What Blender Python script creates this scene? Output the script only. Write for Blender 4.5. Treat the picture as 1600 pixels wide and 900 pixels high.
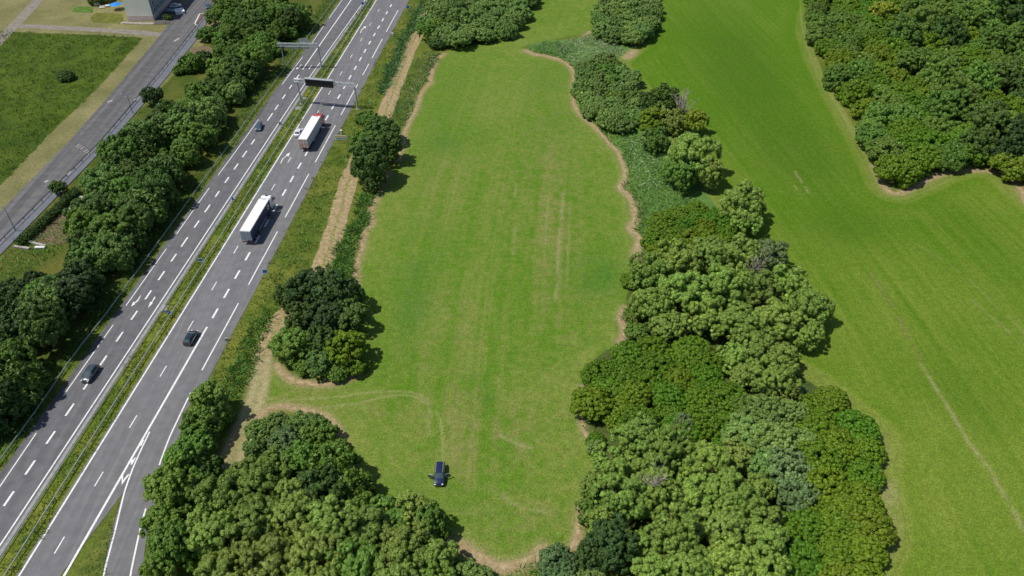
import bpy, bmesh, math, random
import numpy as np
from mathutils import Vector, Matrix
from mathutils.geometry import tessellate_polygon

for o in list(bpy.data.objects): bpy.data.objects.remove(o)
S = bpy.context.scene
R = math.radians
# ------------------------------------------------------------------ camera, light
CH, CP, CF = 110.0, R(39.3), 1233.0
cam = bpy.data.objects.new('camera', bpy.data.cameras.new('camera'))
S.collection.objects.link(cam); S.camera = cam
cam.location = (0, 0, CH); cam.rotation_euler = (math.pi/2 - CP, 0, 0)
cam.data.sensor_width = 36; cam.data.lens = CF/1600*36
cam.data.clip_start = 1; cam.data.clip_end = 12000
SUN_EL, SUN_AZ = R(60), R(260)          # azimuth clockwise from +Y
w = bpy.data.worlds.new('World'); S.world = w; w.use_nodes = True
nt = w.node_tree; nt.nodes.clear()
sky = nt.nodes.new('ShaderNodeTexSky'); sky.sky_type = 'NISHITA'; sky.sun_disc = False
sky.sun_elevation = SUN_EL; sky.sun_rotation = SUN_AZ; sky.altitude = 200
bg = nt.nodes.new('ShaderNodeBackground'); bg.inputs[1].default_value = 0.085
wo = nt.nodes.new('ShaderNodeOutputWorld')
nt.links.new(sky.outputs[0], bg.inputs[0]); nt.links.new(bg.outputs[0], wo.inputs[0])
sl = bpy.data.lights.new('sun', 'SUN'); sl.energy = 4.0; sl.angle = R(0.53); sl.color = (1.0, 0.955, 0.88)
sun = bpy.data.objects.new('sun', sl); S.collection.objects.link(sun)
sd = Vector((math.sin(SUN_AZ)*math.cos(SUN_EL), math.cos(SUN_AZ)*math.cos(SUN_EL), math.sin(SUN_EL)))
sun.rotation_euler = sd.to_track_quat('Z', 'Y').to_euler(); sun.location = (-150, 100, 200)
vs = S.view_settings
vs.view_transform = 'Standard'; vs.look = 'None'; vs.exposure = 0.0; vs.gamma = 1.0; vs.use_curve_mapping = False

# ------------------------------------------------------------------ survey helpers
def at(px, py, z=0.0):
    """point at height z seen in the photograph at (px, py)"""
    v = py-450.0
    fw = CF*math.cos(CP)-v*math.sin(CP); dn = CF*math.sin(CP)+v*math.cos(CP)
    t = (CH-z)/dn
    return ((px-800.0)*t, fw*t)
def atv(px, py, z=0.0):
    a = at(px, py, z); return Vector((a[0], a[1], z))
AZ = R(4.85)
DU = np.array([math.sin(AZ), math.cos(AZ)]); DW = np.array([math.cos(AZ), -math.sin(AZ)])
def uw(u, w_):
    q = DU*u + DW*w_
    return (float(q[0]), float(q[1]))
def to_uw(p): return (p[0]*DU[0]+p[1]*DU[1], p[0]*DW[0]+p[1]*DW[1])
def u_at(px, py): return to_uw(at(px, py))[0]

# ------------------------------------------------------------------ numpy noise
def vnoise(x, y, sc, seed):
    rs = np.random.RandomState(seed); N = 256
    g = rs.rand(N, N)
    X = x/sc; Y = y/sc
    xi = np.floor(X).astype(int); yi = np.floor(Y).astype(int)
    fx = X-xi; fy = Y-yi
    fx = fx*fx*(3-2*fx); fy = fy*fy*(3-2*fy)
    a = g[xi % N, yi % N]; b = g[(xi+1) % N, yi % N]; c = g[xi % N, (yi+1) % N]; d = g[(xi+1) % N, (yi+1) % N]
    return (a*(1-fx)+b*fx)*(1-fy)+(c*(1-fx)+d*fx)*fy
def fnoise(x, y, sc, seed, octv=3):
    s = 0; a = 1; t = 0
    for i in range(octv):
        s = s+a*vnoise(x+i*17.3, y-i*9.1, sc/(2**i), seed+i); t += a; a *= .55
    return s/t
def inpoly(x, y, P):
    r = np.zeros(np.shape(x), bool); n = len(P)
    for i in range(n):
        x1, y1 = P[i]; x2, y2 = P[(i+1) % n]
        if y1 == y2: continue
        c = (y1 > y) != (y2 > y)
        r ^= c & (x < (x2-x1)*(y-y1)/(y2-y1)+x1)
    return r
def dist_line(x, y, P, closed=False):
    d = np.full(np.shape(x), 1e9); n = len(P)
    for i in range(n if closed else n-1):
        x1, y1 = P[i]; x2, y2 = P[(i+1) % n]
        dx, dy = x2-x1, y2-y1; L = dx*dx+dy*dy+1e-9
        t = np.clip(((x-x1)*dx+(y-y1)*dy)/L, 0, 1)
        d = np.minimum(d, np.hypot(x-x1-t*dx, y-y1-t*dy))
    return d
def smooth(P, n=6, closed=False):
    """Catmull-Rom"""
    out = []; m = len(P)
    for i in range(m if closed else m-1):
        g = lambda k: np.array(P[k % m] if closed else P[min(max(k, 0), m-1)], float)
        p0, p1, p2, p3 = g(i-1), g(i), g(i+1), g(i+2)
        for k in range(n):
            t = k/n
            out.append(tuple(.5*(2*p1+(p2-p0)*t+(2*p0-5*p1+4*p2-p3)*t*t+(3*p1-p0-3*p2+p3)*t**3)))
    if not closed: out.append(tuple(P[-1]))
    return out
def G(pts, z=0): return [at(a, b, z) for a, b in pts]

# ------------------------------------------------------------------ materials
def mat_base(name, rough=.8, spec=.3):
    m = bpy.data.materials.new(name); m.use_nodes = True
    b = m.node_tree.nodes['Principled BSDF']
    b.inputs['Roughness'].default_value = rough
    b.inputs['Specular IOR Level'].default_value = spec
    return m, m.node_tree, b
def N(t, kind, **kw):
    n = t.nodes.new(kind)
    for k, v in kw.items(): setattr(n, k, v)
    return n
def noise_col(t, b, c1, c2, scale, c3=None, detail=5, lo=.35, hi=.65, obj=True, mixin=None):
    tc = N(t, 'ShaderNodeTexCoord')
    no = N(t, 'ShaderNodeTexNoise'); no.inputs['Scale'].default_value = scale; no.inputs['Detail'].default_value = detail
    t.links.new(tc.outputs['Object' if obj else 'Generated'], no.inputs['Vector'])
    r = N(t, 'ShaderNodeValToRGB'); e = r.color_ramp.elements
    e[0].position = lo; e[0].color = (*c1, 1); e[1].position = hi; e[1].color = (*c2, 1)
    if c3: k = e.new((lo+hi)/2); k.color = (*c3, 1)
    t.links.new(no.outputs[0], r.inputs[0]); t.links.new(r.outputs[0], b.inputs['Base Color'])
    return no, r, tc
def M_noise(name, c1, c2, scale, rough=.8, metal=0, spec=.3, bump=0, **k):
    m, t, b = mat_base(name, rough, spec); b.inputs['Metallic'].default_value = metal
    no, r, tc = noise_col(t, b, c1, c2, scale, **k)
    if bump:
        bp = N(t, 'ShaderNodeBump'); bp.inputs['Distance'].default_value = bump; bp.inputs['Strength'].default_value = .6
        t.links.new(no.outputs[0], bp.inputs['Height']); t.links.new(bp.outputs[0], b.inputs['Normal'])
    return m
def sc(c, k): return tuple(x*k for x in c)
def M_flat(name, c, rough=.5, metal=0, spec=.5, var=.08, scale=2.0):
    return M_noise(name, sc(c, 1-var), sc(c, 1+var), scale, rough, metal, spec)
def M_paint(name, c, rough=.25):
    m = M_flat(name, c, rough, 0, .6, .05, 1.5)
    b = m.node_tree.nodes['Principled BSDF']; b.inputs['Coat Weight'].default_value = 1; b.inputs['Coat Roughness'].default_value = .06
    return m
def M_leaf(name, c, dc=(.25, .2), trans=.14, hv=1.0):
    """foliage: one colour, small random shifts from leaf to leaf and tree to tree"""
    m, t, b = mat_base(name, .55, .35)
    ge = N(t, 'ShaderNodeNewGeometry'); oi = N(t, 'ShaderNodeObjectInfo')
    tc = N(t, 'ShaderNodeTexCoord'); no = N(t, 'ShaderNodeTexNoise'); no.inputs['Scale'].default_value = .9; no.inputs['Detail'].default_value = 2
    t.links.new(tc.outputs['Object'], no.inputs['Vector'])
    hs = N(t, 'ShaderNodeHueSaturation'); hs.inputs['Color'].default_value = (*c, 1)
    a1 = N(t, 'ShaderNodeMapRange'); a1.inputs[3].default_value = 1-dc[0]; a1.inputs[4].default_value = 1+dc[0]
    t.links.new(ge.outputs['Random Per Island'], a1.inputs[0])
    a2 = N(t, 'ShaderNodeMapRange'); a2.inputs[3].default_value = 1-dc[1]; a2.inputs[4].default_value = 1+dc[1]
    t.links.new(oi.outputs['Random'], a2.inputs[0])
    a4 = N(t, 'ShaderNodeMapRange'); a4.inputs[1].default_value = .3; a4.inputs[2].default_value = .7; a4.inputs[3].default_value = .82; a4.inputs[4].default_value = 1.18
    t.links.new(no.outputs[0], a4.inputs[0])
    mu = N(t, 'ShaderNodeMath', operation='MULTIPLY'); t.links.new(a1.outputs[0], mu.inputs[0]); t.links.new(a2.outputs[0], mu.inputs[1])
    mu2 = N(t, 'ShaderNodeMath', operation='MULTIPLY'); t.links.new(mu.outputs[0], mu2.inputs[0]); t.links.new(a4.outputs[0], mu2.inputs[1])
    t.links.new(mu2.outputs[0], hs.inputs['Value'])
    a3 = N(t, 'ShaderNodeMapRange'); a3.inputs[3].default_value = .5-.012*hv; a3.inputs[4].default_value = .5+.012*hv
    wn = N(t, 'ShaderNodeMath', operation='FRACT'); mm = N(t, 'ShaderNodeMath', operation='MULTIPLY'); mm.inputs[1].default_value = 7.31
    t.links.new(oi.outputs['Random'], mm.inputs[0]); t.links.new(mm.outputs[0], wn.inputs[0]); t.links.new(wn.outputs[0], a3.inputs[0])
    t.links.new(a3.outputs[0], hs.inputs['Hue'])
    t.links.new(hs.outputs[0], b.inputs['Base Color'])
    tr = N(t, 'ShaderNodeBsdfTranslucent'); t.links.new(hs.outputs[0], tr.inputs[0])
    mx = N(t, 'ShaderNodeMixShader'); mx.inputs[0].default_value = trans
    out = [n for n in t.nodes if n.type == 'OUTPUT_MATERIAL'][0]
    t.links.new(b.outputs[0], mx.inputs[1]); t.links.new(tr.outputs[0], mx.inputs[2]); t.links.new(mx.outputs[0], out.inputs[0])
    return m

def M_ground():
    m, t, b = mat_base('grassland', .9, .15)
    at_ = N(t, 'ShaderNodeAttribute', attribute_name='col')
    tc = N(t, 'ShaderNodeTexCoord')
    v = None; fac = None
    for s_, lo, hi in ((3.2, .58, 1.42), (.9, .82, 1.18), (7.5, .7, 1.3)):
        no = N(t, 'ShaderNodeTexNoise'); no.inputs['Scale'].default_value = s_; no.inputs['Detail'].default_value = 4; no.inputs['Roughness'].default_value = .65
        t.links.new(tc.outputs['Object'], no.inputs['Vector'])
        mr = N(t, 'ShaderNodeMapRange'); mr.inputs[1].default_value = .3; mr.inputs[2].default_value = .7; mr.inputs[3].default_value = lo; mr.inputs[4].default_value = hi
        t.links.new(no.outputs[0], mr.inputs[0])
        if v is None: v = mr.outputs[0]; fac = no.outputs[0]
        else:
            mu = N(t, 'ShaderNodeMath', operation='MULTIPLY'); t.links.new(v, mu.inputs[0]); t.links.new(mr.outputs[0], mu.inputs[1]); v = mu.outputs[0]
    hs = N(t, 'ShaderNodeHueSaturation'); t.links.new(at_.outputs['Color'], hs.inputs['Color']); t.links.new(v, hs.inputs['Value'])
    n2 = N(t, 'ShaderNodeTexNoise'); n2.inputs['Scale'].default_value = 2.1; n2.inputs['Detail'].default_value = 3
    t.links.new(tc.outputs['Object'], n2.inputs['Vector'])
    h2 = N(t, 'ShaderNodeMapRange'); h2.inputs[1].default_value = .3; h2.inputs[2].default_value = .7; h2.inputs[3].default_value = .484; h2.inputs[4].default_value = .516
    t.links.new(n2.outputs[0], h2.inputs[0]); t.links.new(h2.outputs[0], hs.inputs['Hue'])
    t.links.new(hs.outputs[0], b.inputs['Base Color'])
    bp = N(t, 'ShaderNodeBump'); bp.inputs['Distance'].default_value = .12; bp.inputs['Strength'].default_value = .7
    t.links.new(fac, bp.inputs['Height']); t.links.new(bp.outputs[0], b.inputs['Normal'])
    return m

def M_asphalt(name, c1, c2, streak=.1):
    """asphalt with wheel-track streaks along the road"""
    m, t, b = mat_base(name, .85, .3)
    no, r, tc = noise_col(t, b, c1, c2, .5, detail=6)
    mp = N(t, 'ShaderNodeMapping'); mp.inputs['Rotation'].default_value = (0, 0, AZ); mp.inputs['Scale'].default_value = (1.1, .012, 1)
    t.links.new(tc.outputs['Object'], mp.inputs[0])
    n2 = N(t, 'ShaderNodeTexNoise'); n2.inputs['Scale'].default_value = 1.0; n2.inputs['Detail'].default_value = 3
    t.links.new(mp.outputs[0], n2.inputs['Vector'])
    n3 = N(t, 'ShaderNodeTexNoise'); n3.inputs['Scale'].default_value = 9; n3.inputs['Detail'].default_value = 2
    t.links.new(tc.outputs['Object'], n3.inputs['Vector'])
    mr = N(t, 'ShaderNodeMapRange'); mr.inputs[1].default_value = .3; mr.inputs[2].default_value = .7; mr.inputs[3].default_value = 1-streak; mr.inputs[4].default_value = 1+streak
    t.links.new(n2.outputs[0], mr.inputs[0])
    m3 = N(t, 'ShaderNodeMapRange'); m3.inputs[1].default_value = .3; m3.inputs[2].default_value = .7; m3.inputs[3].default_value = .88; m3.inputs[4].default_value = 1.12
    t.links.new(n3.outputs[0], m3.inputs[0])
    mu = N(t, 'ShaderNodeMath', operation='MULTIPLY'); t.links.new(mr.outputs[0], mu.inputs[0]); t.links.new(m3.outputs[0], mu.inputs[1])
    hs = N(t, 'ShaderNodeHueSaturation'); t.links.new(r.outputs[0], hs.inputs['Color']); t.links.new(mu.outputs[0], hs.inputs['Value'])
    t.links.new(hs.outputs[0], b.inputs['Base Color'])
    return m
MT = dict(
    ground=M_ground(),
    asphalt=M_asphalt('asphalt', (.150, .149, .155), (.180, .178, .184), .13),
    asphalt_l=M_asphalt('asphalt_left', (.118, .118, .127), (.150, .149, .158), .13),
    old_asphalt=M_asphalt('old_asphalt', (.105, .105, .11), (.14, .137, .135), .28),
    sidewalk=M_noise('sidewalk', (.13, .14, .165), (.17, .175, .20), .6),
    gutter=M_noise('gutter_concrete', (.24, .24, .245), (.33, .325, .32), 1.2),
    white=M_noise('road_paint', (.66, .66, .65), (.86, .86, .85), 2.5, .6),
    white_worn=M_noise('worn_road_paint', (.30, .30, .29), (.55, .54, .5), 3.0, .7),
    straw=M_noise('straw_soil', (.24, .17, .085), (.46, .35, .20), 1.1, .95, bump=.1, detail=8, lo=.3, hi=.7, c3=(.33, .255, .135)),
    path_grey=M_noise('old_path', (.19, .17, .14), (.27, .245, .2), .7, .95),
    steel=M_flat('galvanised_steel', (.40, .43, .44), .5, .2, .5, .12, .8),
    rail_green=M_flat('weathered_rail', (.27, .32, .30), .55, .15, .5, .15, .8),
    dark_rail=M_flat('dark_rail', (.07, .075, .08), .6, .2),
    bark=M_noise('bark', (.10, .08, .06), (.2, .165, .13), 4, .95, bump=.03),
    pale_bark=M_noise('pale_bark', (.3, .26, .2), (.45, .4, .33), 4, .95, bump=.03),
    glass=M_flat('car_glass', (.05, .085, .10), .04, 0, .9, .05),  # base colour lifted towards teal, painting in bright reflections
    tyre=M_flat('tyre', (.02, .02, .02), .85),
    rim=M_flat('rim', (.45, .46, .47), .35, .8),
    black=M_flat('black_panel', (.012, .013, .016), .5),
    lamp=M_flat('head_lamp', (.8, .8, .8), .1, 0, .8, .02),
    tail=M_flat('tail_lamp', (.45, .02, .02), .3),
    w_plastic=M_flat('white_coating', (.82, .82, .82), .45, 0, .4, .03, .4),
    blue_sign=M_flat('blue_sign', (.01, .14, .55), .45),
    concrete=M_noise('concrete', (.3, .29, .27), (.45, .43, .39), 2, .9),
    soil=M_noise('garden_soil', (.13, .09, .055), (.2, .145, .085), 1.5, .95),
)

# ------------------------------------------------------------------ object helpers
C = S.collection
def tag(o, label=None, cat=None, group=None, kind=None):
    if label: o['label'] = label
    if cat: o['category'] = cat
    if group: o['group'] = group
    if kind: o['kind'] = kind
    return o
def empty(name, loc, rz=0, label=None, cat=None, group=None):
    o = bpy.data.objects.new(name, None); C.objects.link(o); o.location = loc; o.rotation_euler = (0, 0, rz)
    o.empty_display_size = .5
    return tag(o, label, cat, group)
def np_mesh(name, V, F):
    """V (n,3), F (m,3|4) -> mesh"""
    me = bpy.data.meshes.new(name); V = np.asarray(V, np.float32); F = np.asarray(F, np.int32)
    k = F.shape[1]
    me.vertices.add(len(V)); me.vertices.foreach_set('co', V.ravel())
    me.loops.add(F.size); me.loops.foreach_set('vertex_index', F.ravel())
    me.polygons.add(len(F)); me.polygons.foreach_set('loop_start', np.arange(0, F.size, k, dtype=np.int32))
    me.update(calc_edges=True); me.validate()
    return me
def link(name, me, mat, parent=None):
    o = bpy.data.objects.new(name, me); C.objects.link(o)
    if mat is not None and not me.materials: me.materials.append(mat)
    if parent: o.parent = parent
    return o
class MB:
    def __init__(s): s.bm = bmesh.new()
    def box(s, c, d, rz=0, bev=0, tilt=None):
        r = bmesh.ops.create_cube(s.bm, size=1)
        vs_ = r['verts']
        m = Matrix.Translation(c) @ Matrix.Rotation(rz, 4, 'Z')
        if tilt: m = m @ Matrix.Rotation(tilt, 4, 'Y')
        bmesh.ops.transform(s.bm, matrix=m @ Matrix.Diagonal((*d, 1)), verts=vs_)
        if bev:
            es = list({e for v in vs_ for e in v.link_edges})
            bmesh.ops.bevel(s.bm, geom=es, offset=bev, segments=2, affect='EDGES')
        return s
    def tube(s, a, b, r1, r2=None, seg=8):
        a = Vector(a); b = Vector(b); d = b-a; L = d.length
        if L < 1e-6: return s
        r = bmesh.ops.create_cone(s.bm, cap_ends=True, segments=seg, radius1=r1, radius2=r1 if r2 is None else r2, depth=L)
        bmesh.ops.transform(s.bm, matrix=Matrix.Translation((a+b)/2) @ d.to_track_quat('Z', 'Y').to_matrix().to_4x4(), verts=r['verts'])
        return s
    def poly(s, pts, z=0, h=0):
        vv = [s.bm.verts.new((p[0], p[1], z if len(p) < 3 else p[2])) for p in pts]
        tri = tessellate_polygon([[v.co for v in vv]])
        for a, b, c in tri:
            try:
                f = s.bm.faces.new((vv[a], vv[b], vv[c]))
                f.normal_update()
                if f.normal.z < 0: f.normal_flip()
            except ValueError: pass
        return s
    def quad(s, a, b, c, d):
        s.bm.faces.new([s.bm.verts.new(q) for q in (a, b, c, d)]); return s
    def strip(s, P, w1, w2=None, z=0.0):
        """ribbon along a 2-D polyline; w1/w2 = half widths left/right (number or list)"""
        n = len(P); w2 = w1 if w2 is None else w2; prev = None
        for i in range(n):
            a = np.array(P[max(i-1, 0)]); b = np.array(P[min(i+1, n-1)]); d = b-a; d = d/(np.linalg.norm(d)+1e-9); nn = np.array([-d[1], d[0]])
            l = w1[i] if hasattr(w1, '__len__') else w1; r_ = w2[i] if hasattr(w2, '__len__') else w2
            p = np.array(P[i])
            A = s.bm.verts.new((*(p+nn*l), z)); B = s.bm.verts.new((*(p-nn*r_), z))
            if prev: 
                f = s.bm.faces.new((prev[0], prev[1], B, A))
            prev = (A, B)
        return s
    def build(s, name, mat, parent=None, smooth_=False):
        me = bpy.data.meshes.new(name); s.bm.normal_update(); s.bm.to_mesh(me); s.bm.free()
        if smooth_:
            me.polygons.foreach_set('use_smooth', [True]*len(me.polygons))
        return link(name, me, mat, parent)
def struct(o): o['kind'] = 'structure'; return o

# ------------------------------------------------------------------ ground
big = MB(); big.quad((-4000, -3000, -.12), (4000, -3000, -.12), (4000, 6000, -.12), (-4000, 6000, -.12))
big = struct(big.build('ground', M_noise('far_grass', (.06, .10, .015), (.10, .14, .03), .05)))

MEADOW_PX = [(838,-20),(945,-20),(925,35),(920,50),(830,68),(822,80),(893,105),(897,155),(925,195),(962,240),(979,267),(972,294),(991,325),(987,356),(999,372),(991,400),(985,440),(974,482),(969,510),(967,534),(930,560),(908,600),(904,640),(925,690),(940,710),(930,760),(911,792),(902,838),(870,870),(815,880),(770,882),(725,855),(690,850),(600,790),(560,740),(537,692),(522,662),(475,642),(437,636),(405,650),(385,640),(395,600),(425,570),(440,580),(457,594),(520,597),(560,590),(562,500),(552,440),(557,415),(572,362),(585,347),(580,332),(597,291),(625,250),(634,215),(651,170),(675,125),(694,85),(720,75),(780,65),(812,50),(835,10)]
FIELD_PX = [(1010,-30),(1252,-30),(1262,50),(1290,120),(1330,190),(1370,265),(1385,295),(1410,300),(1490,266),(1550,268),(1600,308),(1700,400),(1900,700),(1900,1000),(1350,1000),(1360,880),(1380,830),(1365,740),(1365,680),(1320,640),(1270,600),(1235,580),(1200,560),(1230,500),(1180,430),(1150,390),(1130,340),(1080,270),(1050,220),(1020,170),(990,130),(965,95),(1000,60)]
MEADOW = smooth(G(MEADOW_PX), 4, True); FIELD = smooth(G(FIELD_PX), 4, True)
DARKF = smooth(G([(-60,58),(-10,52),(20,50),(205,58),(217,64),(205,80),(150,140),(75,212),(0,290),(-90,370)]), 3, True)
X0, X1, Y0, Y1, ST = -232, 232, 52, 345, 0.36
nx = int((X1-X0)/ST)+1; ny = int((Y1-Y0)/ST)+1
gx, gy = np.meshgrid(np.linspace(X0, X1, nx), np.linspace(Y0, Y1, ny))
x = gx.ravel(); y = gy.ravel()
jx = x+(fnoise(x, y, 2.0, 5)-.5)*1.2; jy = y+(fnoise(x, y, 2.0, 9)-.5)*1.2
U = x*DU[0]+y*DU[1]; W = x*DW[0]+y*DW[1]
n_big = fnoise(x, y, 28, 11); n_mid = fnoise(x, y, 7, 21); n_fine = fnoise(x, y, 1.6, 31)
inM = inpoly(x, y, MEADOW); inF = inpoly(x, y, FIELD)
def lerp(a, b, t): return a+(b-a)*t[:, None]
def c3(c): return np.array(c)[None, :]
# rough verge
col = lerp(c3((.065, .115, .012)), c3((.165, .18, .03)), np.clip(n_mid*1.6-.3, 0, 1))
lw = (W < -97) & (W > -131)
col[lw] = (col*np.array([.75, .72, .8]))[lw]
md = (W > -85.5) & (W < -80.3)
col[md] = lerp(c3((.07, .13, .012)), c3((.21, .22, .035)), np.clip(n_mid*1.6-.3, 0, 1))[md]
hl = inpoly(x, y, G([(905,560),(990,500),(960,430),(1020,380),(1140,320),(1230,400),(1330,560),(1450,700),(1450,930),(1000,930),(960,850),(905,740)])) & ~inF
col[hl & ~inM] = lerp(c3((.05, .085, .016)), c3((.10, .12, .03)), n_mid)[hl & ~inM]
hg = inpoly(x, y, G([(905,60),(1000,60),(1000,150),(1100,200),(1120,320),(1000,400),(960,220),(890,110),(820,85),(830,65)])) & ~inM & ~inF
col[hg] = lerp(c3((.07, .16, .03)), c3((.13, .22, .05)), n_mid)[hg]
# khaki mown ground left of the old road
mk = W < -131.5
col[mk] = lerp(c3((.15, .15, .055)), c3((.25, .225, .10)), np.clip(n_mid*1.5-.25, 0, 1))[mk]
dk = inpoly(jx, jy, DARKF)
col[dk] = lerp(c3((.036, .075, .006)), c3((.090, .130, .012)), np.clip(n_mid*1.1+n_big*.8-.45, 0, 1))[dk]
# meadow
dM = np.full(x.shape, 50.0); ii = np.where(inM)[0]; dM[ii] = dist_line(x[ii], y[ii], MEADOW, True)
def band(c, seed, freq): return vnoise(c, c*0+3.7, freq, seed)
def px_uw(a, b): return to_uw(at(a, b))
bend = W+6*np.sin(U/90.0)
strk = band(bend+U*.02, 40, .5)*.4+band(bend+U*.02, 41, .9)*.35+band(bend, 42, 1.9)*.25
strk = .5+(strk-.5)*(.6+1.4*vnoise(x, y, 22, 47))
ring = band(dM, 43, .5)*.6+band(dM, 44, 1.8)*.4
k = np.clip(1-(dM-8)/8, 0, 1)
st_ = strk*(1-k)+ring*k
wear = np.clip((n_big-.42)*3, 0, 1)
mc = lerp(c3((.092, .186, .012)), c3((.184, .228, .044)), np.clip(.08+n_mid*.45+wear*.3+(st_-.5)*.6+(n_fine-.5)*.9, 0, 1))
def blob(a, b, rx, ry):
    q = at(a, b); s1 = abs(at(a+rx, b)[0]-q[0]); s2 = abs(at(a, b-ry)[1]-q[1])
    return np.exp(-(((x-q[0])/s1)**2+((y-q[1])/s2)**2))
brown = np.zeros(x.shape)
for a, b, rx, ry, g in ((870,370,45,110,.6),(800,320,25,60,.2),(760,650,120,50,.5),(700,520,60,70,.35),(810,800,80,40,.5),(720,720,60,40,.45),(690,270,70,60,.3),(800,690,30,25,.7),(470,620,60,25,.5),(850,220,50,60,.35),(600,640,60,15,.3)):
    brown += g*blob(a, b, rx, ry)
spk = np.clip((n_fine*.6+st_*.55-.42)*3.2, 0, 1)
mc = lerp(mc, c3((.23, .205, .075)), np.clip(brown*(.08+.8*spk), 0, .7))
green = np.zeros(x.shape)
for a, b, rx, ry, g in ((930,430,45,28,1),(660,400,35,60,.5),(640,500,30,60,.5),(740,600,18,12,.9),(760,628,14,14,.9),(700,160,60,80,.3),(860,150,50,60,.4),(770,700,20,15,.4),(700,225,40,15,.4),(640,760,70,20,.4),(700,790,60,18,.3)):
    green += g*blob(a, b, rx, ry)
mc = lerp(mc, c3((.055, .155, .016)), np.clip(green*np.clip((n_mid+n_fine*.7-.55)*2.5, 0, 1), 0, .75))
col[inM] = mc[inM]
# field
a_, b_ = np.array(at(1390, 490)), np.array(at(1570, 760)); fd = (b_-a_)/np.linalg.norm(b_-a_); fn = np.array([-fd[1], fd[0]])
fw = x*fn[0]+y*fn[1]; fu = x*fd[0]+y*fd[1]
fwb = fw+8*np.sin(fu/70)
fs = band(fwb, 51, .55)*.5+band(fwb, 50, 1.1)*.25+band(fwb, 52, 2.8)*.25
fs = .5+(fs-.5)*(.5+1.3*vnoise(x, y, 26, 57))
dF = np.full(x.shape, 50.0); ii = np.where(inF)[0]; dF[ii] = dist_line(x[ii], y[ii], FIELD, True)
fr = band(dF, 53, .5)*.6+band(dF, 54, 2)*.4; k = np.clip(1-(dF-7)/6, 0, 1); fs = fs*(1-k)+fr*k
# lush at the far end, paler towards the near end and along the edges
t = np.clip((250-y)/190, 0, 1)*.5+np.clip(1-dF/14, 0, 1)*.45
fc = lerp(c3((.080, .168, .006)), c3((.168, .224, .030)), np.clip(t+.06+(n_big-.5)*.7+(fs-.5)*1.0+(n_mid-.5)*.45+(n_fine-.5)*.25, 0, 1))
gr = np.zeros(x.shape)
for a, b, rx, ry, g in ((1160,110,70,90,.9),(1250,240,60,50,.8),(1330,350,80,35,.6),(1510,620,50,60,.4),(1560,400,60,60,.3),(1480,340,60,30,.3)):
    gr += g*blob(a, b, rx, ry)
fc = lerp(fc, c3((.058, .130, .006)), np.clip(gr*(.5+.8*n_mid), 0, .7))
edge_pale = np.clip(1-dF/5, 0, 1)*(.4+.9*n_mid)
fc = lerp(fc, c3((.225, .225, .07)), np.clip(edge_pale*.6, 0, .6))
col[inF] = fc[inF]
# bare drawn-out tracks and scratches
TAN = c3((.36, .30, .165))
def track(pts, wd, g, seed, soft=1.0, c=TAN, reg=None, sm=True, br=.5):
    global col
    P = G(pts); P = smooth(P, 5) if sm else P
    bb = np.array(P); q = (x > bb[:, 0].min()-3) & (x < bb[:, 0].max()+3) & (y > bb[:, 1].min()-3) & (y < bb[:, 1].max()+3)
    i = np.where(q)[0]
    d = dist_line(jx[i]*.35+x[i]*.65, jy[i]*.35+y[i]*.65, P)
    mk_ = np.clip((wd-d)/soft+.5, 0, 1)*np.clip((fnoise(x[i], y[i], 3.0, seed)-br+.25)*4, 0, 1)*g
    col[i] = lerp(col[i], c, mk_)
track([(1440,570),(1462,605),(1490,650),(1512,690),(1540,725),(1570,775),(1600,830)], .25, .6, 61, .8, br=.45)
track([(1360,425),(1400,490),(1440,565)], .4, .45, 62, .6, c=c3((.2, .15, .06)))
track([(1200,395),(1240,330),(1210,240)], .1, .0, 63)
track([(1242,268),(1252,285)], .2, .6, 64, .7, br=.5); track([(1240,290),(1258,312)], .15, .6, 65, .5); track([(1258,292),(1263,302)], .15, .6, 66, .7, br=.5)
track([(1430,380),(1500,425),(1600,520)], .2, .25, 67, .8); track([(1520,470),(1600,540)], .2, .3, 68, .8)
track([(807,286),(805,308)], .12, .65, 69, .6, br=.5); track([(805,355),(801,398)], .12, .5, 70, .6, br=.5)
track([(880,300),(876,350),(872,400),(868,470)], .3, .5, 71, .7); track([(889,325),(888,400),(884,450)], .15, .35, 72, .6)
track([(856,310),(850,400)], .2, .3, 73, .7)
track([(400,635),(440,632),(500,636),(560,630),(620,617),(660,625),(675,650)], .16, .7, 74, .5, c=c3((.30, .29, .12)), br=.35)
track([(400,617),(450,625),(520,620),(600,612),(650,615),(680,640),(692,680),(690,718)], .16, .7, 75, .5, c=c3((.30, .29, .12)), br=.35)
track([(412,560),(405,590),(395,640),(372,690),(350,740)], 2.0, .55, 76, 1.6, br=.35)
track([(408,560),(398,600),(382,645),(358,695),(338,740)], .7, .8, 77, .9, br=.3)
track([(418,560),(414,600),(402,645),(384,695),(368,740)], .7, .8, 78, .9, br=.3)
track([(395,640),(430,650)], 1.0, .4, 77, 1.2)
track([(780,680),(800,690),(830,700)], .2, .6, 78, .6); track([(785,775),(820,795),(860,800)], .2, .4, 79, .6)
track([(668,650),(672,680)], .15, .4, 80, .5)
track([(900,120),(905,170),(930,205),(955,240),(968,275),(975,320),(980,345)], .25, .45, 81, .6, c=c3((.25, .27, .08)), br=.4)
track([(1365,690),(1378,740),(1390,800),(1375,860)], 1.6, .35, 82, 2.5)
track([(1272,90),(1300,150),(1340,215),(1370,280),(1395,310),(1440,300),(1490,280)], .2, .4, 83, .8, c=c3((.25, .27, .08)), br=.3)
track([(1250,-10),(1255,50),(1275,110),(1310,170),(1350,240)], .2, .5, 84, .9, c=c3((.27, .27, .09)), br=.3)
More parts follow.
